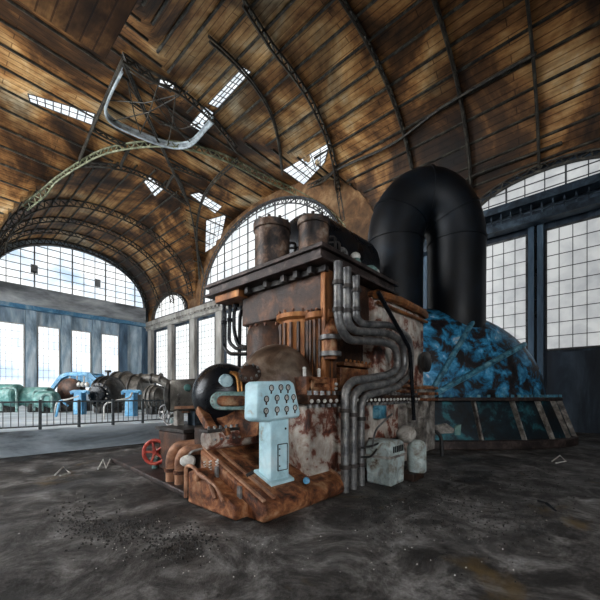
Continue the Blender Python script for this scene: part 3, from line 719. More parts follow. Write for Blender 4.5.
# pipe elbow with flange rings under corner
mb = MB(); mb.tube(fillet([(5.0,3.7,2.35),(5.0,3.7,2.95),(5.35,3.95,3.2)], .25, 6), .13, 16); obj('elbow', mb, M['rust'], T)
mb = MB(); mb.lathe((5.0,3.70,2.75),(0,0,1),[(-.04,.14),(-.04,.2),(.04,.2),(.04,.14)],20); mb.lathe((5.0,3.70,2.45),(0,0,1),[(-.04,.14),(-.04,.2),(.04,.2),(.04,.14)],20); obj('elbow_flange', mb, M['steel'], T)
# slab
def ibeam(mb, a, b, w=.16, h=.24, t=.03):
    a = Vector(a); b = Vector(b); mb.bar(a+UP*(h-t/2), b+UP*(h-t/2), w, t); mb.bar(a+UP*t/2, b+UP*t/2, w, t); mb.bar(a+UP*h/2, b+UP*h/2, t, h-.001)
mb = MB(); mb.box((4.66,3.66,4.12),(7.5,7.1,4.32)); mb.box((4.60,3.58,4.28),(7.56,7.22,4.36)); mb.box((4.60,3.58,4.07),(7.56,7.22,4.12)); obj('top_platform', mb, M['slab'], T, bevel=.012)
mb = MB()
for y in (4.0,4.35,4.7,5.2,5.8,6.4,6.9): mb.bar((4.75,y,4.0),(7.4,y,4.0),.10,.12)
mb.bar((4.9,3.7,4.0),(4.9,7.1,4.0),.1,.1)
obj('platform_joists', mb, M['steel_dark'], T)
mb = MB(); mb.box((4.7,6.0,3.9),(5.6,6.9,4.06)); obj('rust_soffit_plate', mb, M['rust_orange'], T, bevel=.01)
# right casing with rim
mb = MB(); mb.box((6.55,BY+.02,1.68),(9.2,6.5,3.86)); obj('right_casing', mb, M['peel'], T, bevel=.06)
mb = MB(); mb.tube([(6.5,BY-.02,3.86),(7.6,BY-.05,3.93),(9.0,BY-.03,3.92),(9.28,BY-.02,3.9),(9.28,5,3.9),(9.28,6.5,3.9)], .10, 10); mb.tube([(6.5,BY-.04,3.68),(9.25,BY-.04,3.70)], .04, 8); obj('rust_rim', mb, M['rust_orange'], T)
mb = MB(); mb.box((6.5,3.6,3.86),(9.28,6.5,3.96)); obj('casing_lid', mb, M['rust'], T, bevel=.02)
mb = MB(); mb.box((5.45,3.78,1.78),(6.5,4.0,2.25)); mb.box((5.5,3.72,2.28),(6.5,3.95,2.36)); obj('inner_ledge', mb, M['rust'], T, bevel=.02)
mb = MB(); mb.lathe((7.05,BY+.2,2.55),(0,-1,0),[(0,.42),(.05,.42),(.07,.34),(.08,.28),(.09,.1)],26); obj('round_cover', mb, M['rust_dark'], T)
mb = MB()
for i in range(7): mb.ellipsoid((5.55+.15*i,3.72,2.38),(.03,.03,.03),8,5)
obj('ledge_studs', mb, M['rust_orange'], T)
# lower right vertical pieces
mb = MB(); mb.box((7.55,3.38,.9),(8.25,3.62,1.50)); mb.box((7.6,3.3,1.05),(7.95,3.4,1.4)); mb.box((8.5,3.32,.25),(9.2,3.62,1.95)); obj('side_box', mb, M['peel_grey'], T, bevel=.03)
mb = MB()
for z in (1.55,1.7,1.85): mb.box((8.45,3.25,z),(9.25,3.6,z+.07))
for z in (1.75,1.88,2.0): mb.box((7.5,3.4,z),(8.2,3.62,z+.06))
obj('clamp_band', mb, M['rust'], T, bevel=.01)
c0 = hy(424,362,3.5)
mb = MB(); mb.lathe(c0,(0,-1,0),[(0,.27),(.1,.27),(.12,.2),(.14,.08)],24); obj('round_hatch', mb, M['darkmach'], T)
mb = MB(); mb.box((6.35,3.42,1.2),(6.65,3.6,1.48)); obj('junction_box', mb, M['bluerib'], T, bevel=.02)

# three broad pipes on the right side
def pp(pts, Y, z=True): return [hy(a, b, Y) for a, b in pts]
pipes = [
 ([(338,262),(338,322),(347,340),(384,342),(396,347),(398,368),(388,375),(352,381),(345,390),(345,492)], 3.30, .075, 'outermost grey steam pipe, looping down the turbine side'),
 ([(347,268),(347,322),(354,331),(388,333),(403,342),(405,370),(392,382),(360,388),(353,396),(353,490)], 3.32, .075, 'middle grey steam pipe of three looping down the turbine side'),
 ([(356,276),(356,318),(362,324),(392,325),(410,338),(412,372),(397,388),(367,395),(361,402),(361,487)], 3.34, .07, 'innermost grey steam pipe of three looping down the turbine side'),
]
for pts, Y, r, lab in pipes:
    P = pp(pts, Y)
    P[-1].z = .02
    t = thing('steam_pipe', lab, 'pipe', P[-1], 'steam pipes on the turbine side')
    F = fillet(P, .3, 6); obj('pipe_run', MB().tube(F, r, 14), M['steel'], t)
    mb = MB()
    for a, b, k in ((P[0], P[1], .35), (P[0], P[1], .8), (P[-2], P[-1], .2), (P[-2], P[-1], .75)):
        c = a.lerp(b, k); mb.cyl(c-UP*.035, c+UP*.035, r*1.35, 14)
    obj('coupling', mb, M['steel_dark'], t)
# thin diagonal brace pole to the floor
P = [hy(378,292,3.2), hy(410,349,3.2), hy(414,420,3.2)]; mb = MB(); mb.tube(fillet(P, .15, 5), .045, 8)
tag(obj('conduit', mb, M['blackmetal']), 'thin dark conduit slanting from the platform corner past the looping pipes', 'pipe')
# left black pipe loops under the platform end
for k, (pts, X, lab) in enumerate((
  ([(232,299),(224,302),(224,348),(230,354),(247,354)], 5.0, 'leftmost black pipe loop under the platform end'),
  ([(240,299),(230,302),(229,342),(236,349),(247,349)], 5.05, 'second black pipe loop from the left under the platform end'),
  ([(253,300),(238,301),(234,312),(234,330),(238,346),(247,347)], 5.1, 'third black pipe loop from the left under the platform end'),
  ([(253,305),(243,306),(240,316),(239,375)], 5.15, 'black pipe dropping from the platform end to the black dome'),
  )):
    P = [hx(a, b, X) for a, b in pts]; mb = MB(); mb.tube(fillet(P, .12, 5), .045, 8)
    o = thing('black_pipe', lab, 'pipe', P[-1], 'black pipe loops under the platform end'); obj('pipe_run', mb, M['blackmetal'], o)
    mb = MB(); c = P[1].lerp(P[2], .45 if k < 3 else .2); mb.cyl(c-UP*.04, c+UP*.04, .08, 10); obj('coupling', mb, M['blackmetal'], o)
# drums on the platform
def drum(c, r, h, lab, mat):
    t = thing('drum_motor', lab, 'motor', c, 'drum motors on top of the turbine')
    mb = MB(); mb.lathe(c, UP, [(0,r*1.15),(.05,r*1.15),(.06,r),(h*.86,r),(h*.87,r*1.08),(h,r*1.08)], 26); obj('housing', mb, mat, t)
    mb = MB(); 
    for k in range(10): a = 2*PI*k/10; mb.bolt(c+Vector((r*.95*math.cos(a), r*.95*math.sin(a), h)), UP, .035, .06)
    obj('lid_bolts', mb, M['steel_dark'], t)
    mb = MB(); a = c+rgt*(r*1.0)+UP*(h*.66); mb.tube(fillet([a, a+rgt*.13, a+rgt*.13-UP*(h*.6)], .08, 5), .03, 8); a = a-UP*.12; mb.tube(fillet([a, a+rgt*.22+UP*.02, a+rgt*.22-UP*(h*.5)], .06, 5), .025, 8); obj('side_pipe', mb, M['steel_dark'], t)
    mb = MB(); mb.box((c.x-.12, c.y-.04, c.z+h), (c.x+.12, c.y+.04, c.z+h+.06)); obj('lifting_lug', mb, M['steel_dark'], t)
drum(Vector((5.25,5.5,4.37)), .39, 1.12, 'larger dark drum motor on the left of the turbine platform', M['drum'])
drum(Vector((5.35,4.38,4.37)), .31, .86, 'smaller dark drum motor at the platform corner', M['drum'])
# pale fittings on platform edge
c = Vector((5.75,4.0,4.37)); t = thing('pipe_fitting', 'pale pipe fittings crouched on the platform edge right of the drums', 'valve', c)
mb = MB(); mb.tube(fillet([c, c+UP*.36, c+Vector((.22,0,.36)), c+Vector((.22,0,0))], .1, 6), .04, 8); mb.tube(fillet([c+Vector((.3,.1,0)), c+Vector((.3,.1,.3)), c+Vector((.55,.1,.3)), c+Vector((.55,.1,0))], .1, 6), .035, 8); obj('bent_pipe', mb, M['steel'], t)
c = Vector((6.25,3.95,4.37)); t = thing('relief_valve', 'verdigris valve with a pale cap on the platform edge', 'valve', c)
obj('body', MB().lathe(c, UP, [(0,.16),(.06,.16),(.08,.1),(.2,.12),(.26,.09)], 14), M['verdigris'], t); obj('cap', MB().ellipsoid(c+UP*.32, (.12,.1,.09), 14, 8), M['white'], t)
c = Vector((6.75,3.9,4.37)); t = thing('relief_valve', 'squat verdigris valve with spout on the platform right of the capped one', 'valve', c)
obj('body', MB().lathe(c, UP, [(0,.22),(.05,.22),(.07,.16),(.16,.18),(.22,.12)], 14), M['verdigris'], t); obj('spout', MB().tube(fillet([c+UP*.15, c+Vector((.3,-.02,.22)), c+Vector((.36,-.03,.02))], .1, 5), .06, 10), M['white'], t)
# dark tank behind
t = thing('dark_tank', 'dark rounded tank on the platform between the drums and the black duct', 'tank', (7.9,5.9,4.37))
mb = MB(); a = Vector((7.0,6.35,5.7)); d = (Vector((9.7,6.3,5.75))-a); mb.lathe(a, d, [(-.35,.1),(-.3,.45),(-.15,.75),(.1,1.05),(.4,1.15),(2.6,1.15),(2.7,.5)], 30); obj('shell', mb, M['blackmetal'], t)
mb = MB(); mb.box((7.0,5.8,4.37),(7.3,6.9,4.9)); mb.box((8.8,5.8,3.9),(9.1,6.5,4.9)); obj('saddle', mb, M['steel_dark'], t)

# black bent duct
t = thing('exhaust_duct', 'huge black inverted U duct rising behind the turbine', 'duct', (12.4,4.9,0))
A = hd(395,395,12.9); B = hd(456,395,12.9); A.z = 1; B.z = 1
zs_ = 7.5; dirn = (B-A); dirn.z = 0; half = dirn.length/2; dirn.normalize(); mid = (A+B)/2
path = [Vector((A.x,A.y,3.7)), Vector((A.x,A.y,4.4)), Vector((A.x,A.y,5.8)), Vector((A.x,A.y,zs_))]
for i in range(1, 16):
    a = PI-PI*i/16; path.append(Vector((mid.x,mid.y,zs_))+dirn*(half*math.cos(a))+UP*(half*1.45*math.sin(a)))
path += [Vector((B.x,B.y,zs_)), Vector((B.x,B.y,5.8)), Vector((B.x,B.y,4.4)), Vector((B.x,B.y,3.4))]
rad = [1.02+.06*math.sin(PI*i/(len(path)-1)) for i in range(len(path))]
mb = MB(); mb.tube(path, [r_*.98 for r_ in rad], 36); obj('duct', mb, M['duct'], t, smooth=60)
for i in (3, 6, 11, 16, 19):
    p = path[i]; tg = (path[i+1]-path[i-1]).normalized(); f = MB(); f.lathe(p, tg, [(-.05,.95),(-.05,rad[i]*1.015),(.05,rad[i]*1.015),(.05,.95)], 36); obj('seam_ring', f, M['duct'], t)

# ------------------------------------------------------------------ blue exhaust hood
t = thing('exhaust_hood', 'big fan shaped blue exhaust hood with peeling paint at the turbine end', 'hood', (12,4,0))
HC = hd(428, 395, 12.9); HC.z = 1.62; zf = 1.62
RRt, RLt, RFw, RUp = 4.45, 2.7, 1.85, 3.35
hf_ = Vector((HC.x, HC.y, 0)).normalized()
def hoodp(phi, th, k=1.0):          # phi: around the pivot axis (0 right, pi left), th: 0 near pole .. pi far pole
    rr = RRt if math.cos(phi) >= 0 else RLt
    return HC+rgt*(rr*k*math.cos(phi)*math.sin(th))+UP*(RUp*k*math.sin(phi)*math.sin(th))-hf_*(RFw*k*math.cos(th))
mb = MB(); mb.grid([[hoodp(PI*i/40, PI*(.02+.96*j/30)) for j in range(31)] for i in range(41)]); obj('dome', mb, M['bluehood'], t, smooth=60)
for phi in (36, 66):
    ring = [hoodp(math.radians(phi), PI*j/30, 1.012) for j in range(31)]
    obj('rib', MB().tube(ring, .10, 8), M['bluerib'], t)
def outline(z, n=36, grow=0, p=.75):
    out = []
    for i in range(n+1):
        a = PI+PI*i/n; ca, sa = math.cos(a), math.sin(a)
        rr = (RRt if ca >= 0 else RLt)+grow
        q_ = HC+rgt*(rr*math.copysign(abs(ca)**p, ca))+fwd*((RFw+grow)*math.copysign(abs(sa)**p, sa)); out.append(Vector((q_.x, q_.y, z)))
    q_ = HC+rgt*(RRt+grow)+fwd*1.8; out.append(Vector((q_.x, q_.y, z))); q_ = HC-rgt*(RLt+grow)+fwd*1.8; out.append(Vector((q_.x, q_.y, z)))
    return out
def slab_outline(o, z0, z1):
    mb = MB(); mb.prism([Vector((p.x,p.y,z0)) for p in o], (0,0,z1-z0)); return mb
obj('flange', slab_outline(outline(0, 36, .20), zf-.12, zf), M['slab'], t, bevel=.02)
mb = MB(); oo = outline(zf, 54, .12)[:55]
for p in oo: mb.bolt(p, UP, .05, .09)
obj('flange_bolts', mb, M['bluerib'], t)
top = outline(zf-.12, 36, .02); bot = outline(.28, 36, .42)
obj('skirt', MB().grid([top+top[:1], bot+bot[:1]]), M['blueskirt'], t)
obj('base_ring', slab_outline(outline(0, 36, .60), 0.0, .28), M['slab'], t, bevel=.03)
for i in (8, 13, 16, 19, 22, 25, 28, 31, 34, 36):
    a = top[i]; b = bot[i]; n = Vector((b.x-a.x, b.y-a.y, 0)).normalized(); ng = Vector((n.y,-n.x,0))*.028
    ou = [a, a+n*.16, b+n*.14, b]; obj('gusset', MB().prism([q_-ng for q_ in ou], ng*2), M['peel_grey'], t)
# small crate-like motor in front of hood base
p = hd(440,438,11.0)
t = thing('pump_motor', 'small rusty motor box with teal end at the foot of the blue hood', 'motor', (p.x,p.y,0))
b = Vector((p.x,p.y,0)); ang = rgt
mb = MB(); mb.prism([b-rgt*.45-fwd*.3+UP*.15, b+rgt*.3-fwd*.3+UP*.15, b+rgt*.35-fwd*.3+UP*.62, b+rgt*.1-fwd*.3+UP*.80, b-rgt*.4-fwd*.3+UP*.72], fwd*.6); obj('body', mb, M['peel_grey'], t, bevel=.04)
mb = MB(); mb.prism([b+rgt*.3-fwd*.32+UP*.12, b+rgt*.5-fwd*.32+UP*.12, b+rgt*.55-fwd*.32+UP*.78, b+rgt*.35-fwd*.32+UP*.7], fwd*.64); obj('end_plate', mb, M['tealmach'], t, bevel=.02)
mb = MB(); mb.box((b.x-.4,b.y-.3,0),(b.x+.4,b.y+.3,.16)); obj('foot', mb, M['slab'], t)

# ------------------------------------------------------------------ wedge plinth with console
t = thing('console_plinth', 'rusty sloping steel plinth under the instrument console', 'plinth', (3.9,4.0,0))
zsl = lambda y: .24+.60*(y-3.31)/1.52
mb = MB(); mb.prism([(3.0,3.31,.0),(3.0,3.26,.10),(3.0,3.31,.24),(3.0,4.83,.84),(3.0,4.83,.0)], (1.95,0,0)); obj('sloping_cover', mb, M['rust'], t, bevel=.04)
mb = MB()
for x in (3.06, 3.25, 4.86): mb.bar((x,3.36,.28),(x,4.8,.85),.05,.03)
obj('edge_strip', mb, M['orangepipe'], t)
mb = MB(); mb.box((2.96,3.75,0),(3.0,3.82,.42)); mb.box((2.96,4.3,0),(3.0,4.36,.62)); obj('side_stiffener', mb, M['steel'], t)
mb = MB(); mb.cyl((4.12,3.52,.32),(4.0,3.42,.36),.035,8); mb.lathe((4.02,3.44,.36),(-.6,-.5,.2),[(0,.045),(.06,.055),(.07,.03)],12); obj('handle', mb, M['bluemach'], t)
mb = MB(); mb.cyl((3.22,3.92,.50),(3.3,3.86,.56),.03,8); obj('stud', mb, M['steel_dark'], t)

t = thing('instrument_console', 'pale blue instrument console with eleven round dials', 'console', (3.68,3.8,.4))
# tapered head, eleven gauges in three rows
hf = 3.58
out = [hy(a, b, hf) for a, b in ((262,381.2),(291,380.5),(294.5,383),(301.3,414),(299,417.5),(262,422.3),(258,420),(259.0,384))]
mb = MB(); back = Vector((-.02,.30,0))
mb.prism(out, back); obj('head', mb, M['console'], t, bevel=.035)
colpts = [(3.46,.36),(3.86,.36),(3.84,1.36),(3.48,1.36)]
mb = MB(); mb.box((3.47,3.66,.38),(3.86,3.94,1.38)); obj('column', mb, M['console'], t, bevel=.02)
mb = MB(); mb.prism([(3.42,3.60,.345),(3.92,3.60,.345),(3.92,4.0,.50),(3.42,4.0,.50)], (0,0,.05)); obj('foot', mb, M['console'], t, bevel=.01)
mb = MB(); mb.box((3.60,3.645,.55),(3.80,3.665,.95)); obj('access_door', mb, M['console'], t, bevel=.006)
mb = MB()
for a, b in (((3.60,.55),(3.80,.55)),((3.60,.95),(3.80,.95)),((3.60,.55),(3.60,.95)),((3.80,.55),(3.80,.95))): mb.bar((a[0],3.645,a[1]),(b[0],3.645,b[1]),.012)
for z in (.62,.78,.88): mb.ellipsoid((3.63,3.64,z),(.012,.012,.012),8,5)
obj('door_edge', mb, M['blackmetal'], t)
mb = MB(); mb.ellipsoid((3.77,3.65,1.18),(.02,.012,.02),8,5); obj('column_button', mb, M['blackmetal'], t)
for a, b in ((205,240),(252,237),(288,237),(180,295),(233,290),(281,288),(315,286),(178,355),(233,348),(281,345),(323,338)):
    p = hy(230+a/5, 340+b/5, hf-.003)
    g = obj('dial', MB().lathe(p, (0,-1,0), [(0,.036),(.012,.036),(.0125,.01)], 20), M['white'], t); g['label'] = 'white dial face'
    n = 20; rg = MB().tube([p+Vector((.042*math.cos(2*PI*k/n), -.012, .042*math.sin(2*PI*k/n))) for k in range(n)], .0075, 6, closed=True); obj('dial_rim', rg, M['blackmetal'], g)
    nd = MB().bar(p+Vector((0,-.016,-.005)), p+Vector((.012,-.016,.022)), .004); nd.bar(p+Vector((0,-.008,-.045)), p+Vector((0,-.008,-.085)), .016); obj('needle', nd, M['rust_dark'], g)

# bearing dome (black) with oval flange on rusty cradle
t = thing('bearing_dome', 'glossy black domed bearing housing with an oval flange and copper pipe', 'bearing housing', (3.85,5.2,.8))
c = Vector((3.82,5.30,1.70))
mb = MB(); mb.ellipsoid(c, (.60,.58,.60), 30, 20); obj('dome', mb, M['blackmetal'], t)
cdir = (Vector((0,0,EYE))-c).normalized(); side = cdir.cross(UP).normalized()*-1
# side points towards picture right?
side = rgt - cdir*rgt.dot(cdir); side.normalize(); upv = side.cross(-cdir).normalized()
if upv.z < 0: upv = -upv
def on_dome(a, b, k=1.0): return c+(side*a+upv*b+cdir*math.sqrt(max(0.0, 1-a*a/.3-b*b/.34))*.54)*k
def capsule(hw, r, n=12): return [(hw+r*math.cos(a), r*math.sin(a)) for a in [-PI/2+PI*i/n for i in range(n+1)]]+[(-hw+r*math.cos(a), r*math.sin(a)) for a in [PI/2+PI*i/n for i in range(n+1)]]
fc = c+cdir*.53+side*.12-upv*.10
mb = MB(); mb.prism([fc+side*a+upv*b for a, b in capsule(.20,.16)], cdir*.08); obj('oval_flange', mb, M['verdigris'], t, bevel=.015)
mb = MB(); mb.prism([fc+cdir*.08+side*a+upv*b for a, b in capsule(.16,.09)], cdir*.06); obj('oval_cover', mb, M['rust'], t, bevel=.02)
mb = MB()
for a, b in capsule(.20,.125,6): mb.bolt(fc+cdir*.08+side*a+upv*b, cdir, .018, .03)
obj('oval_bolts', mb, M['steel'], t)
mb = MB(); mb.ellipsoid(c+cdir*.50+side*.02+upv*.22, (.13,.08,.15), 16, 10, (side, cdir, upv)); obj('pale_patch', mb, M['skypatch'], t)
mb = MB()
for s in (0, .055): mb.tube(fillet([c+cdir*.50+side*(.10+s)+upv*.40, c+cdir*.56+side*(.22+s)+upv*.33, c+cdir*.56+side*(.24+s)+upv*.05], .1, 6), .028, 10)
obj('copper_pipe', mb, M['copper'], t)
# studded ring between dome and barrel
t2 = thing('gland_ring', 'small bolted gland ring between black dome and brown barrel', 'gland', (3.8,4.7,1.9))
g = hd(250,375,5.7); mb = MB(); mb.lathe(g, -fwd+UP*.8, [(0,.19),(.06,.19),(.08,.13),(.1,.06)], 20); obj('ring', mb, M['rust_dark'], t2)
mb = MB(); axg = (-fwd+UP*.8).normalized(); s1 = rgt; s2 = axg.cross(s1)
for k in range(10): a = 2*PI*k/10; mb.bolt(g+axg*.06+(s1*math.cos(a)+s2*math.sin(a))*.16, axg, .02, .05)
obj('ring_bolts', mb, M['steel'], t2)
# rusty cradle
t = thing('cradle', 'rusty sloping cradle beams carrying the black dome', 'cradle', (3.9,5.0,.6))
mb = MB(); mb.prism([hd(201,402,6.15), hd(214,418,6.0), hd(232,440,5.7), hd(258,436,5.6), hd(262,415,5.8), hd(235,402,6.0)], fwd*.7); obj('cradle_plate', mb, M['rust'], t, bevel=.03)
mb = MB(); mb.bar(hd(200,409,6.0), hd(217,438,5.6), .16, .14); mb.bar(hd(216,437,5.6), hd(229,431,5.55), .14, .12); obj('beam', mb, M['rust'], t, bevel=.02)
mb = MB()
for a in ((211,430),(224,430)): mb.bolt(hd(*a,5.5), -fwd, .02, .04)
obj('beam_bolts', mb, M['steel_dark'], t)
mb = MB(); mb.box((3.35,4.9,.10),(4.1,5.6,1.12)); obj('pedestal', mb, M['rust_dark'], t, bevel=.04)
# pink-grey bolted trunnion
t = thing('bolted_trunnion', 'pinkish grey half round cover bolted above the plinth', 'cover', (3.6,4.75,.84))
mb = MB(); a = Vector((3.02,4.72,.98)); mb.lathe(a, (1,0,0), [(0,.06),(.02,.15),(.06,.17),(1.1,.17),(1.14,.15)], 20); obj('cover', mb, M['peel'], t)
mb = MB(); mb.box((3.0,4.6,1.10),(4.2,4.86,1.15)); obj('cover_flange', mb, M['steel_dark'], t, bevel=.01)
mb = MB()
for i in range(11): mb.bolt((3.05+.11*i,4.65,1.15), UP, .022, .05)
for i in range(9): mb.bolt((3.08+.12*i,4.545,1.0), (0,-1,0), .018, .04)
obj('cover_bolts', mb, M['steel'], t)
# rusty valve box with springs
t = thing('valve_box', 'low rusty valve box with pipes and three springs left of the plinth', 'valve box', (3.05,4.9,0))
mb = MB(); mb.prism([(2.78,3.62,.02),(2.78,4.82,.02),(2.78,4.82,.50),(2.78,4.6,.58),(2.78,4.2,.42),(2.78,3.62,.20)], (.24,0,0)); obj('box', mb, M['rust'], t, bevel=.03)
mb = MB(); mb.tube(fillet([(2.76,4.84,.1),(2.76,4.84,.60),(2.76,4.62,.62),(2.76,4.45,.5),(2.76,4.2,.48),(2.76,4.05,.25)], .1, 6), .03, 8); mb.tube(fillet([(2.75,4.5,.42),(2.75,4.45,.55),(2.75,4.0,.42),(2.75,3.85,.25)], .08, 5), .025, 8); obj('small_pipe', mb, M['orangepipe'], t)
for px in (205, 210.5, 217):
    p = hx(px, 474, 3.0); mb = MB(); pts = [p+Vector((.02*math.cos(k*.9), .02*math.sin(k*.9), .22*k/36)) for k in range(37)]; mb.tube(pts, .010, 5); obj('spring', mb, M['white'], t)
# foundation plate
mb = MB(); mb.prism([(3.05,4.85,0),(2.9,5.1,0),(3.25,9.4,0),(4.6,9.4,0),(4.2,4.85,0)], (0,0,.10)); o = obj('foundation_plate', mb, M['slab'], None, bevel=.02); tag(o, 'flat steel foundation plate on the floor under valves and motor', 'base plate')
mb = MB(); mb.prism([hz(184,497,.10), hz(210,492,.10), hz(206,480,.10), hz(190,486,.10)], UP*.05); tag(obj('corner_bracket', mb, M['steel'], None), 'pale steel corner bracket at the near end of the foundation plate', 'bracket')

# motor box on post
p = hd(184,395,7.6); t = thing('post_motor', 'square brown grey motor with teal cap on a post left of the black dome', 'motor', (p.x,p.y,.1))
b = Vector((p.x,p.y,0)); mb = MB(); mb.prism([b-rgt*.30-fwd*.1+UP*1.33, b+rgt*.40-fwd*.1+UP*1.35, b+rgt*.40-fwd*.1+UP*2.07, b-rgt*.30-fwd*.1+UP*2.04], fwd*.6); obj('housing', mb, M['greymach'], t, bevel=.05)
mb = MB(); mb.lathe(b-rgt*.28+UP*1.68+fwd*.15, -rgt, [(0,.37),(.08,.37),(.12,.30),(.14,.1)], 24); obj('end_bell', mb, M['darkmach'], t)
mb = MB(); mb.box((b.x-.06,b.y-.05,1.30),(b.x+.55,b.y-.0,1.38)); mb.bar(b-rgt*.15-fwd*.14+UP*1.42, b+rgt*.38-fwd*.14+UP*1.44, .06); obj('bottom_rail', mb, M['orangepipe'], t)
obj('cap', MB().ellipsoid(b+rgt*.12-fwd*.12+UP*1.86, (.09,.05,.08), 14, 8), M['tealmach'], t)
mb = MB()
for z in (1.5,1.6,1.7): mb.ellipsoid(b-rgt*.08-fwd*.12+UP*z, (.04,.03,.03), 8, 5)
obj('terminal', mb, M['steel'], t)
obj('post', MB().bar(b-rgt*.12+UP*.1, b-rgt*.12+UP*1.36, .16, .16), M['peel_grey'], t)
obj('post', MB().bar(b+rgt*.22+fwd*.1+UP*.1, b+rgt*.22+fwd*.1+UP*1.36, .3, .2), M['girder_blue'], t)
# grey handwheel on teal post
def wheel(p, ax, R, mat, parent, r=.025, spokes=5):
    ax = Vector(ax).normalized(); s1 = ax.cross(UP).normalized(); s2 = s1.cross(ax).normalized(); n = 28
    obj('wheel_rim', MB().tube([p+(s1*math.cos(2*PI*k/n)+s2*math.sin(2*PI*k/n))*R for k in range(n)], r, 8, closed=True), mat, parent)
    mb = MB()
    for k in range(spokes): a = 2*PI*k/spokes; mb.tube([p, p+(s1*math.cos(a)+s2*math.sin(a))*R], r*.7, 6)
    mb.cyl(p-ax*.05, p+ax*.05, R*.2, 12); obj('wheel_spokes', mb, mat, parent)
p = hd(170,416,7.9); t = thing('handwheel_valve', 'grey handwheel on a teal post at the railing end', 'valve', (p.x,p.y,.1), 'handwheel valves')
wheel(p, (-.9,-.2,.1), .21, M['steel'], t, .02); p2 = hd(164,412,8.1); wheel(p2, (-.9,-.2,.1), .17, M['steel'], t, .018)
obj('post', MB().bar(Vector((p.x+.1,p.y,.1)), Vector((p.x+.1,p.y,p.z-.05)), .12), M['verdigris'], t); obj('stem', MB().cyl(p, p+Vector((.25,.05,0)), .035, 8), M['steel_dark'], t)
obj('post_base', MB().box((p.x-.05,p.y-.15,.1),(p.x+.25,p.y+.15,.75)), M['tealmach'], t, bevel=.02)
# red handwheel
p = hd(155,452,7.3); t = thing('handwheel_valve', 'red handwheel on a brown valve body low at the left', 'valve', (p.x+.1,p.y,.1), 'handwheel valves')
wheel(p, (-.75,-.62,.1), .25, M['red'], t, .04)
mb = MB(); mb.tube([p, p+fwd*.35], .05, 10); obj('stem', mb, M['copper'], t)
b = p+fwd*.35; mb = MB(); mb.box((b.x-.15,b.y-.3,.1),(b.x+.3,b.y+.2,p.z+.08)); obj('body', mb, M['rust'], t, bevel=.05)
mb = MB(); mb.cyl((p.x+.05,p.y+.12,.1),(p.x+.05,p.y+.12,.32),.06,10); mb.cyl((p.x+.05,p.y+.12,.3),(p.x+.05,p.y+.12,.34),.1,12); obj('drain_cock', mb, M['verdigris'], t)
# two tan pipe bends
for a, D, lab in (((( 200,444),(177,446),(171,456),(171,482)),), 6.3, 'left tan orange pipe bend beside the red handwheel'), (((( 204,449),(186,450),(180,458),(180,484)),), 6.1, 'right tan orange pipe bend beside the white ball'):
    P = [hd(x_, y_, D) for x_, y_ in a[0]]; P[-1].z = .1
    t = thing('bent_pipe', lab, 'pipe', P[-1], 'tan pipe bends'); obj('pipe_run', MB().tube(fillet(P, .22, 7), .095, 14), M['orangepipe'], t)
    q_ = P[-1].lerp(P[-2], .45); obj('collar', MB().cyl(q_-UP*.03, q_+UP*.03, .12, 14), M['rust'], t)
p = hd(188.5,461,5.75); t = thing('ball_valve', 'cream drum shaped ball valve with lever in front of the tan pipes', 'valve', (p.x,p.y,.1))
obj('ball', MB().lathe(p-rgt*.09, rgt, [(-.04,.05),(0,.085),(.05,.10),(.12,.10),(.17,.085),(.2,.05)], 18), M['white'], t)
obj('lever', MB().tube(fillet([p+UP*.08, p+UP*.16+rgt*.05, p+UP*.22+rgt*.28], .06, 5), .022, 8), M['steel'], t); obj('stem', MB().cyl(Vector((p.x,p.y,.1)), p, .05, 10), M['rust_dark'], t)
# block filling under dome: dark casing
t = thing('oil_tank', 'dark oil tank block behind the tan pipe bends', 'tank', (3.7,6.7,.1))
mb = MB(); mb.box((3.45,6.1,.1),(4.5,7.2,.95)); obj('tank', mb, M['rust_dark'], t, bevel=.04)
mb = MB(); mb.box((3.40,6.05,.95),(4.55,7.25,1.02)); obj('lid', mb, M['steel_dark'], t, bevel=.01)

# ------------------------------------------------------------------ white cabinet and bits at the turbine foot
b = hz(392,487,0); t = thing('floor_cabinet', 'chalky white rusty cabinet with slotted top standing on the floor', 'cabinet', b)
X0, Y0 = b.x-.03, b.y
cz = .84
mb = MB(); mb.prism([(X0,Y0,0),(X0+.55,Y0,0),(X0+.60,Y0,.56),(X0+.56,Y0,cz-.06),(X0+.4,Y0,cz),(X0+.05,Y0,cz),(X0-.05,Y0,cz-.1),(X0-.06,Y0,.55)], (0,.52,0)); obj('body', mb, M['cab'], t, bevel=.035)
mb = MB(); mb.box((X0-.09,Y0-.03,.52),(X0+.62,Y0+.55,.565)); obj('seam', mb, M['peel_grey'], t, bevel=.012)
mb = MB()
for i in range(6): mb.bar((X0+.08+.075*i,Y0-.012,.62),(X0+.08+.075*i,Y0-.012,.74),.02)
obj('vent_slots', mb, M['blackmetal'], t)
p = hd(399,436,6.9); t = thing('pressure_bottle', 'round headed pale blue white vessel behind the floor cabinet', 'vessel', (p.x,p.y,0))
obj('body', MB().lathe(Vector((p.x+.28,p.y-.25,.12)), UP, [(0,.16),(.03,.19),(.5,.19),(.62,.15),(.66,.08)], 18), M['cab'], t)
obj('head', MB().ellipsoid(Vector((p.x+.12,p.y-.1,.90)), (.2,.2,.18), 18, 10), M['peel_grey'], t)
obj('stand', MB().box((p.x-.1,p.y-.35,0),(p.x+.42,p.y,.14)), M['rust_dark'], t, bevel=.01)
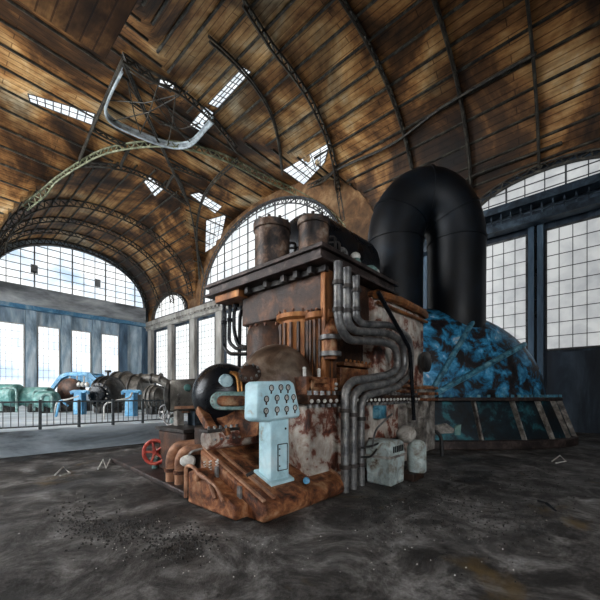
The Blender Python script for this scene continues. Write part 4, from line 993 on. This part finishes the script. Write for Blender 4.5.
# black cables
for pts, lab in (([(362,448),(372,446),(384,441),(397,438)], 'black cable running from the pipes to the round vessel'), ([(362,457),(371,457),(377,449)], 'short black cable behind the floor cabinet'), ([(372,449),(375,430),(392,414)], 'pale thin cable curving up to the junction box')):
    mb = MB(); P = [hy(a, b, 3.15) for a, b in pts]; mb.tube(fillet(P, .15, 6), .02, 6); tag(obj('cable', mb, M['rubber'] if 'black' in lab else M['steel']), lab, 'cable')
mb = MB(); P = [hd(424,431,9.5), hd(434,430,9.5), hd(441,436,9.4), hd(442,446,9.3)]; P[-1].z = .02; mb.tube(fillet(P, .2, 6), .05, 8); tag(obj('hose', mb, M['rubber']), 'black hose arching to the floor beside the small motor box', 'hose')
# small tap cluster on casing
p = hy(382,440,3.3); t = thing('tap', 'small dark tap on the cable left of the floor cabinet', 'tap', p)
wheel(p, (0,-1,0), .055, M['rust_dark'], t, .012, 4); obj('tap_body', MB().cyl(p, p+Vector((0,.3,0)), .03, 8), M['rust_dark'], t)
# coil of wire at the floor
p = hz(366,480,0.02); mb = MB()
for k in range(4):
    c = p+Vector((.05*k-.05,-.02*k+.1,.16)); mb.tube([c+Vector((.02*k, .14*math.cos(a), .14*math.sin(a))) for a in [2*PI*i/18 for i in range(18)]], .014, 5, closed=True)
tag(obj('wire_coil', mb, M['rubber']), 'small coil of dark wire leaning at the turbine foot', 'coil')

# ------------------------------------------------------------------ rubble, flakes and scraps on the floor
def rubble(name, label, regions, n, rmin, rmax, mat):
    mb = MB()
    for _ in range(n):
        cx, cy, sx, sy, = random.choice(regions)
        px = random.gauss(cx, sx); py = random.gauss(cy, sy)
        if py < 452 or py > 598: continue
        p = hz(px, py, 0); r = random.uniform(rmin, rmax); d = p.length
        if (2.6 < p.x < 9.4 and 3.0 < p.y < 6.5) or p.y > 11.5: continue
        k = random.randint(5, 7); vs = [p+Vector((r*math.cos(2*PI*i/k)*random.uniform(.6,1.2), r*math.sin(2*PI*i/k)*random.uniform(.6,1.2), -.002)) for i in range(k)]
        vt = [p+(v-p)*random.uniform(.3,.8)+UP*r*random.uniform(.5,1.1) for v in vs]
        mb.add(vs+vt, [tuple(range(k,2*k))]+[(i,(i+1)%k,k+(i+1)%k,k+i) for i in range(k)])
    o = obj(name, mb, mat, None, smooth=0); tag(o, label, 'rubble', kind='stuff'); return o
rubble('coal_rubble', 'loose coal crumbs scattered on the floor at the left foreground', [(78,520,12,12),(105,532,14,6),(140,528,16,7),(165,545,18,9),(190,540,14,8)], 1100, .006, .020, M['coal'])
rubble('coal_rubble', 'loose gravel and crumbs scattered on the floor at the right foreground', [(440,480,30,14),(480,500,40,18),(430,520,40,14),(510,520,30,18),(400,505,25,8),(540,480,20,12)], 1700, .005, .018, M['coal'])
rubble('paint_flakes', 'pale paint flakes sprinkled over the floor', [(450,500,50,28),(100,480,50,14),(300,545,120,14),(160,540,40,14)], 260, .004, .010, M['white'])
for pts, lab in (([(98,470),(103,462),(106,469),(110,462)], 'crumpled white scrap on the floor before the railing'), ([(55,476),(63,470),(70,474),(60,479)], 'pale bent sheet lying on the floor at the left'), ([(552,462),(560,458),(566,462),(556,466)], 'pale scrap on the floor at the right edge'), ([(538,502),(548,508),(556,512),(546,508)], 'dark twig of metal on the floor at the right')):
    mb = MB(); P = [hz(a, b, .0) for a, b in pts]
    for i, p_ in enumerate(P): p_.z = .02+.05*(i % 2)
    mb.tube(P, .018, 5); tag(obj('scrap', mb, M['white'] if 'dark' not in lab else M['blackmetal']), lab, 'scrap')

# ------------------------------------------------------------------ world, camera
w = bpy.data.worlds.new('World'); bpy.context.scene.world = w; w.use_nodes = True
w.node_tree.nodes['Background'].inputs[0].default_value = (.6,.75,1,1); w.node_tree.nodes['Background'].inputs[1].default_value = .5
cd = bpy.data.cameras.new('Camera'); cam = bpy.data.objects.new('Camera', cd); C.objects.link(cam)
cd.sensor_width = 36; cd.lens = 36*FOC/600; cd.shift_y = (HOR-300)/600; cd.clip_start = .05; cd.clip_end = 300
cam.location = (0,0,EYE); cam.rotation_euler = (PI/2, 0, math.atan2(FY, FX)-PI/2)
bpy.context.scene.camera = cam
vs = bpy.context.scene.view_settings
vs.view_transform = 'Standard'; vs.look = 'None'; vs.gamma = 1; vs.exposure = 0.3; vs.use_curve_mapping = False
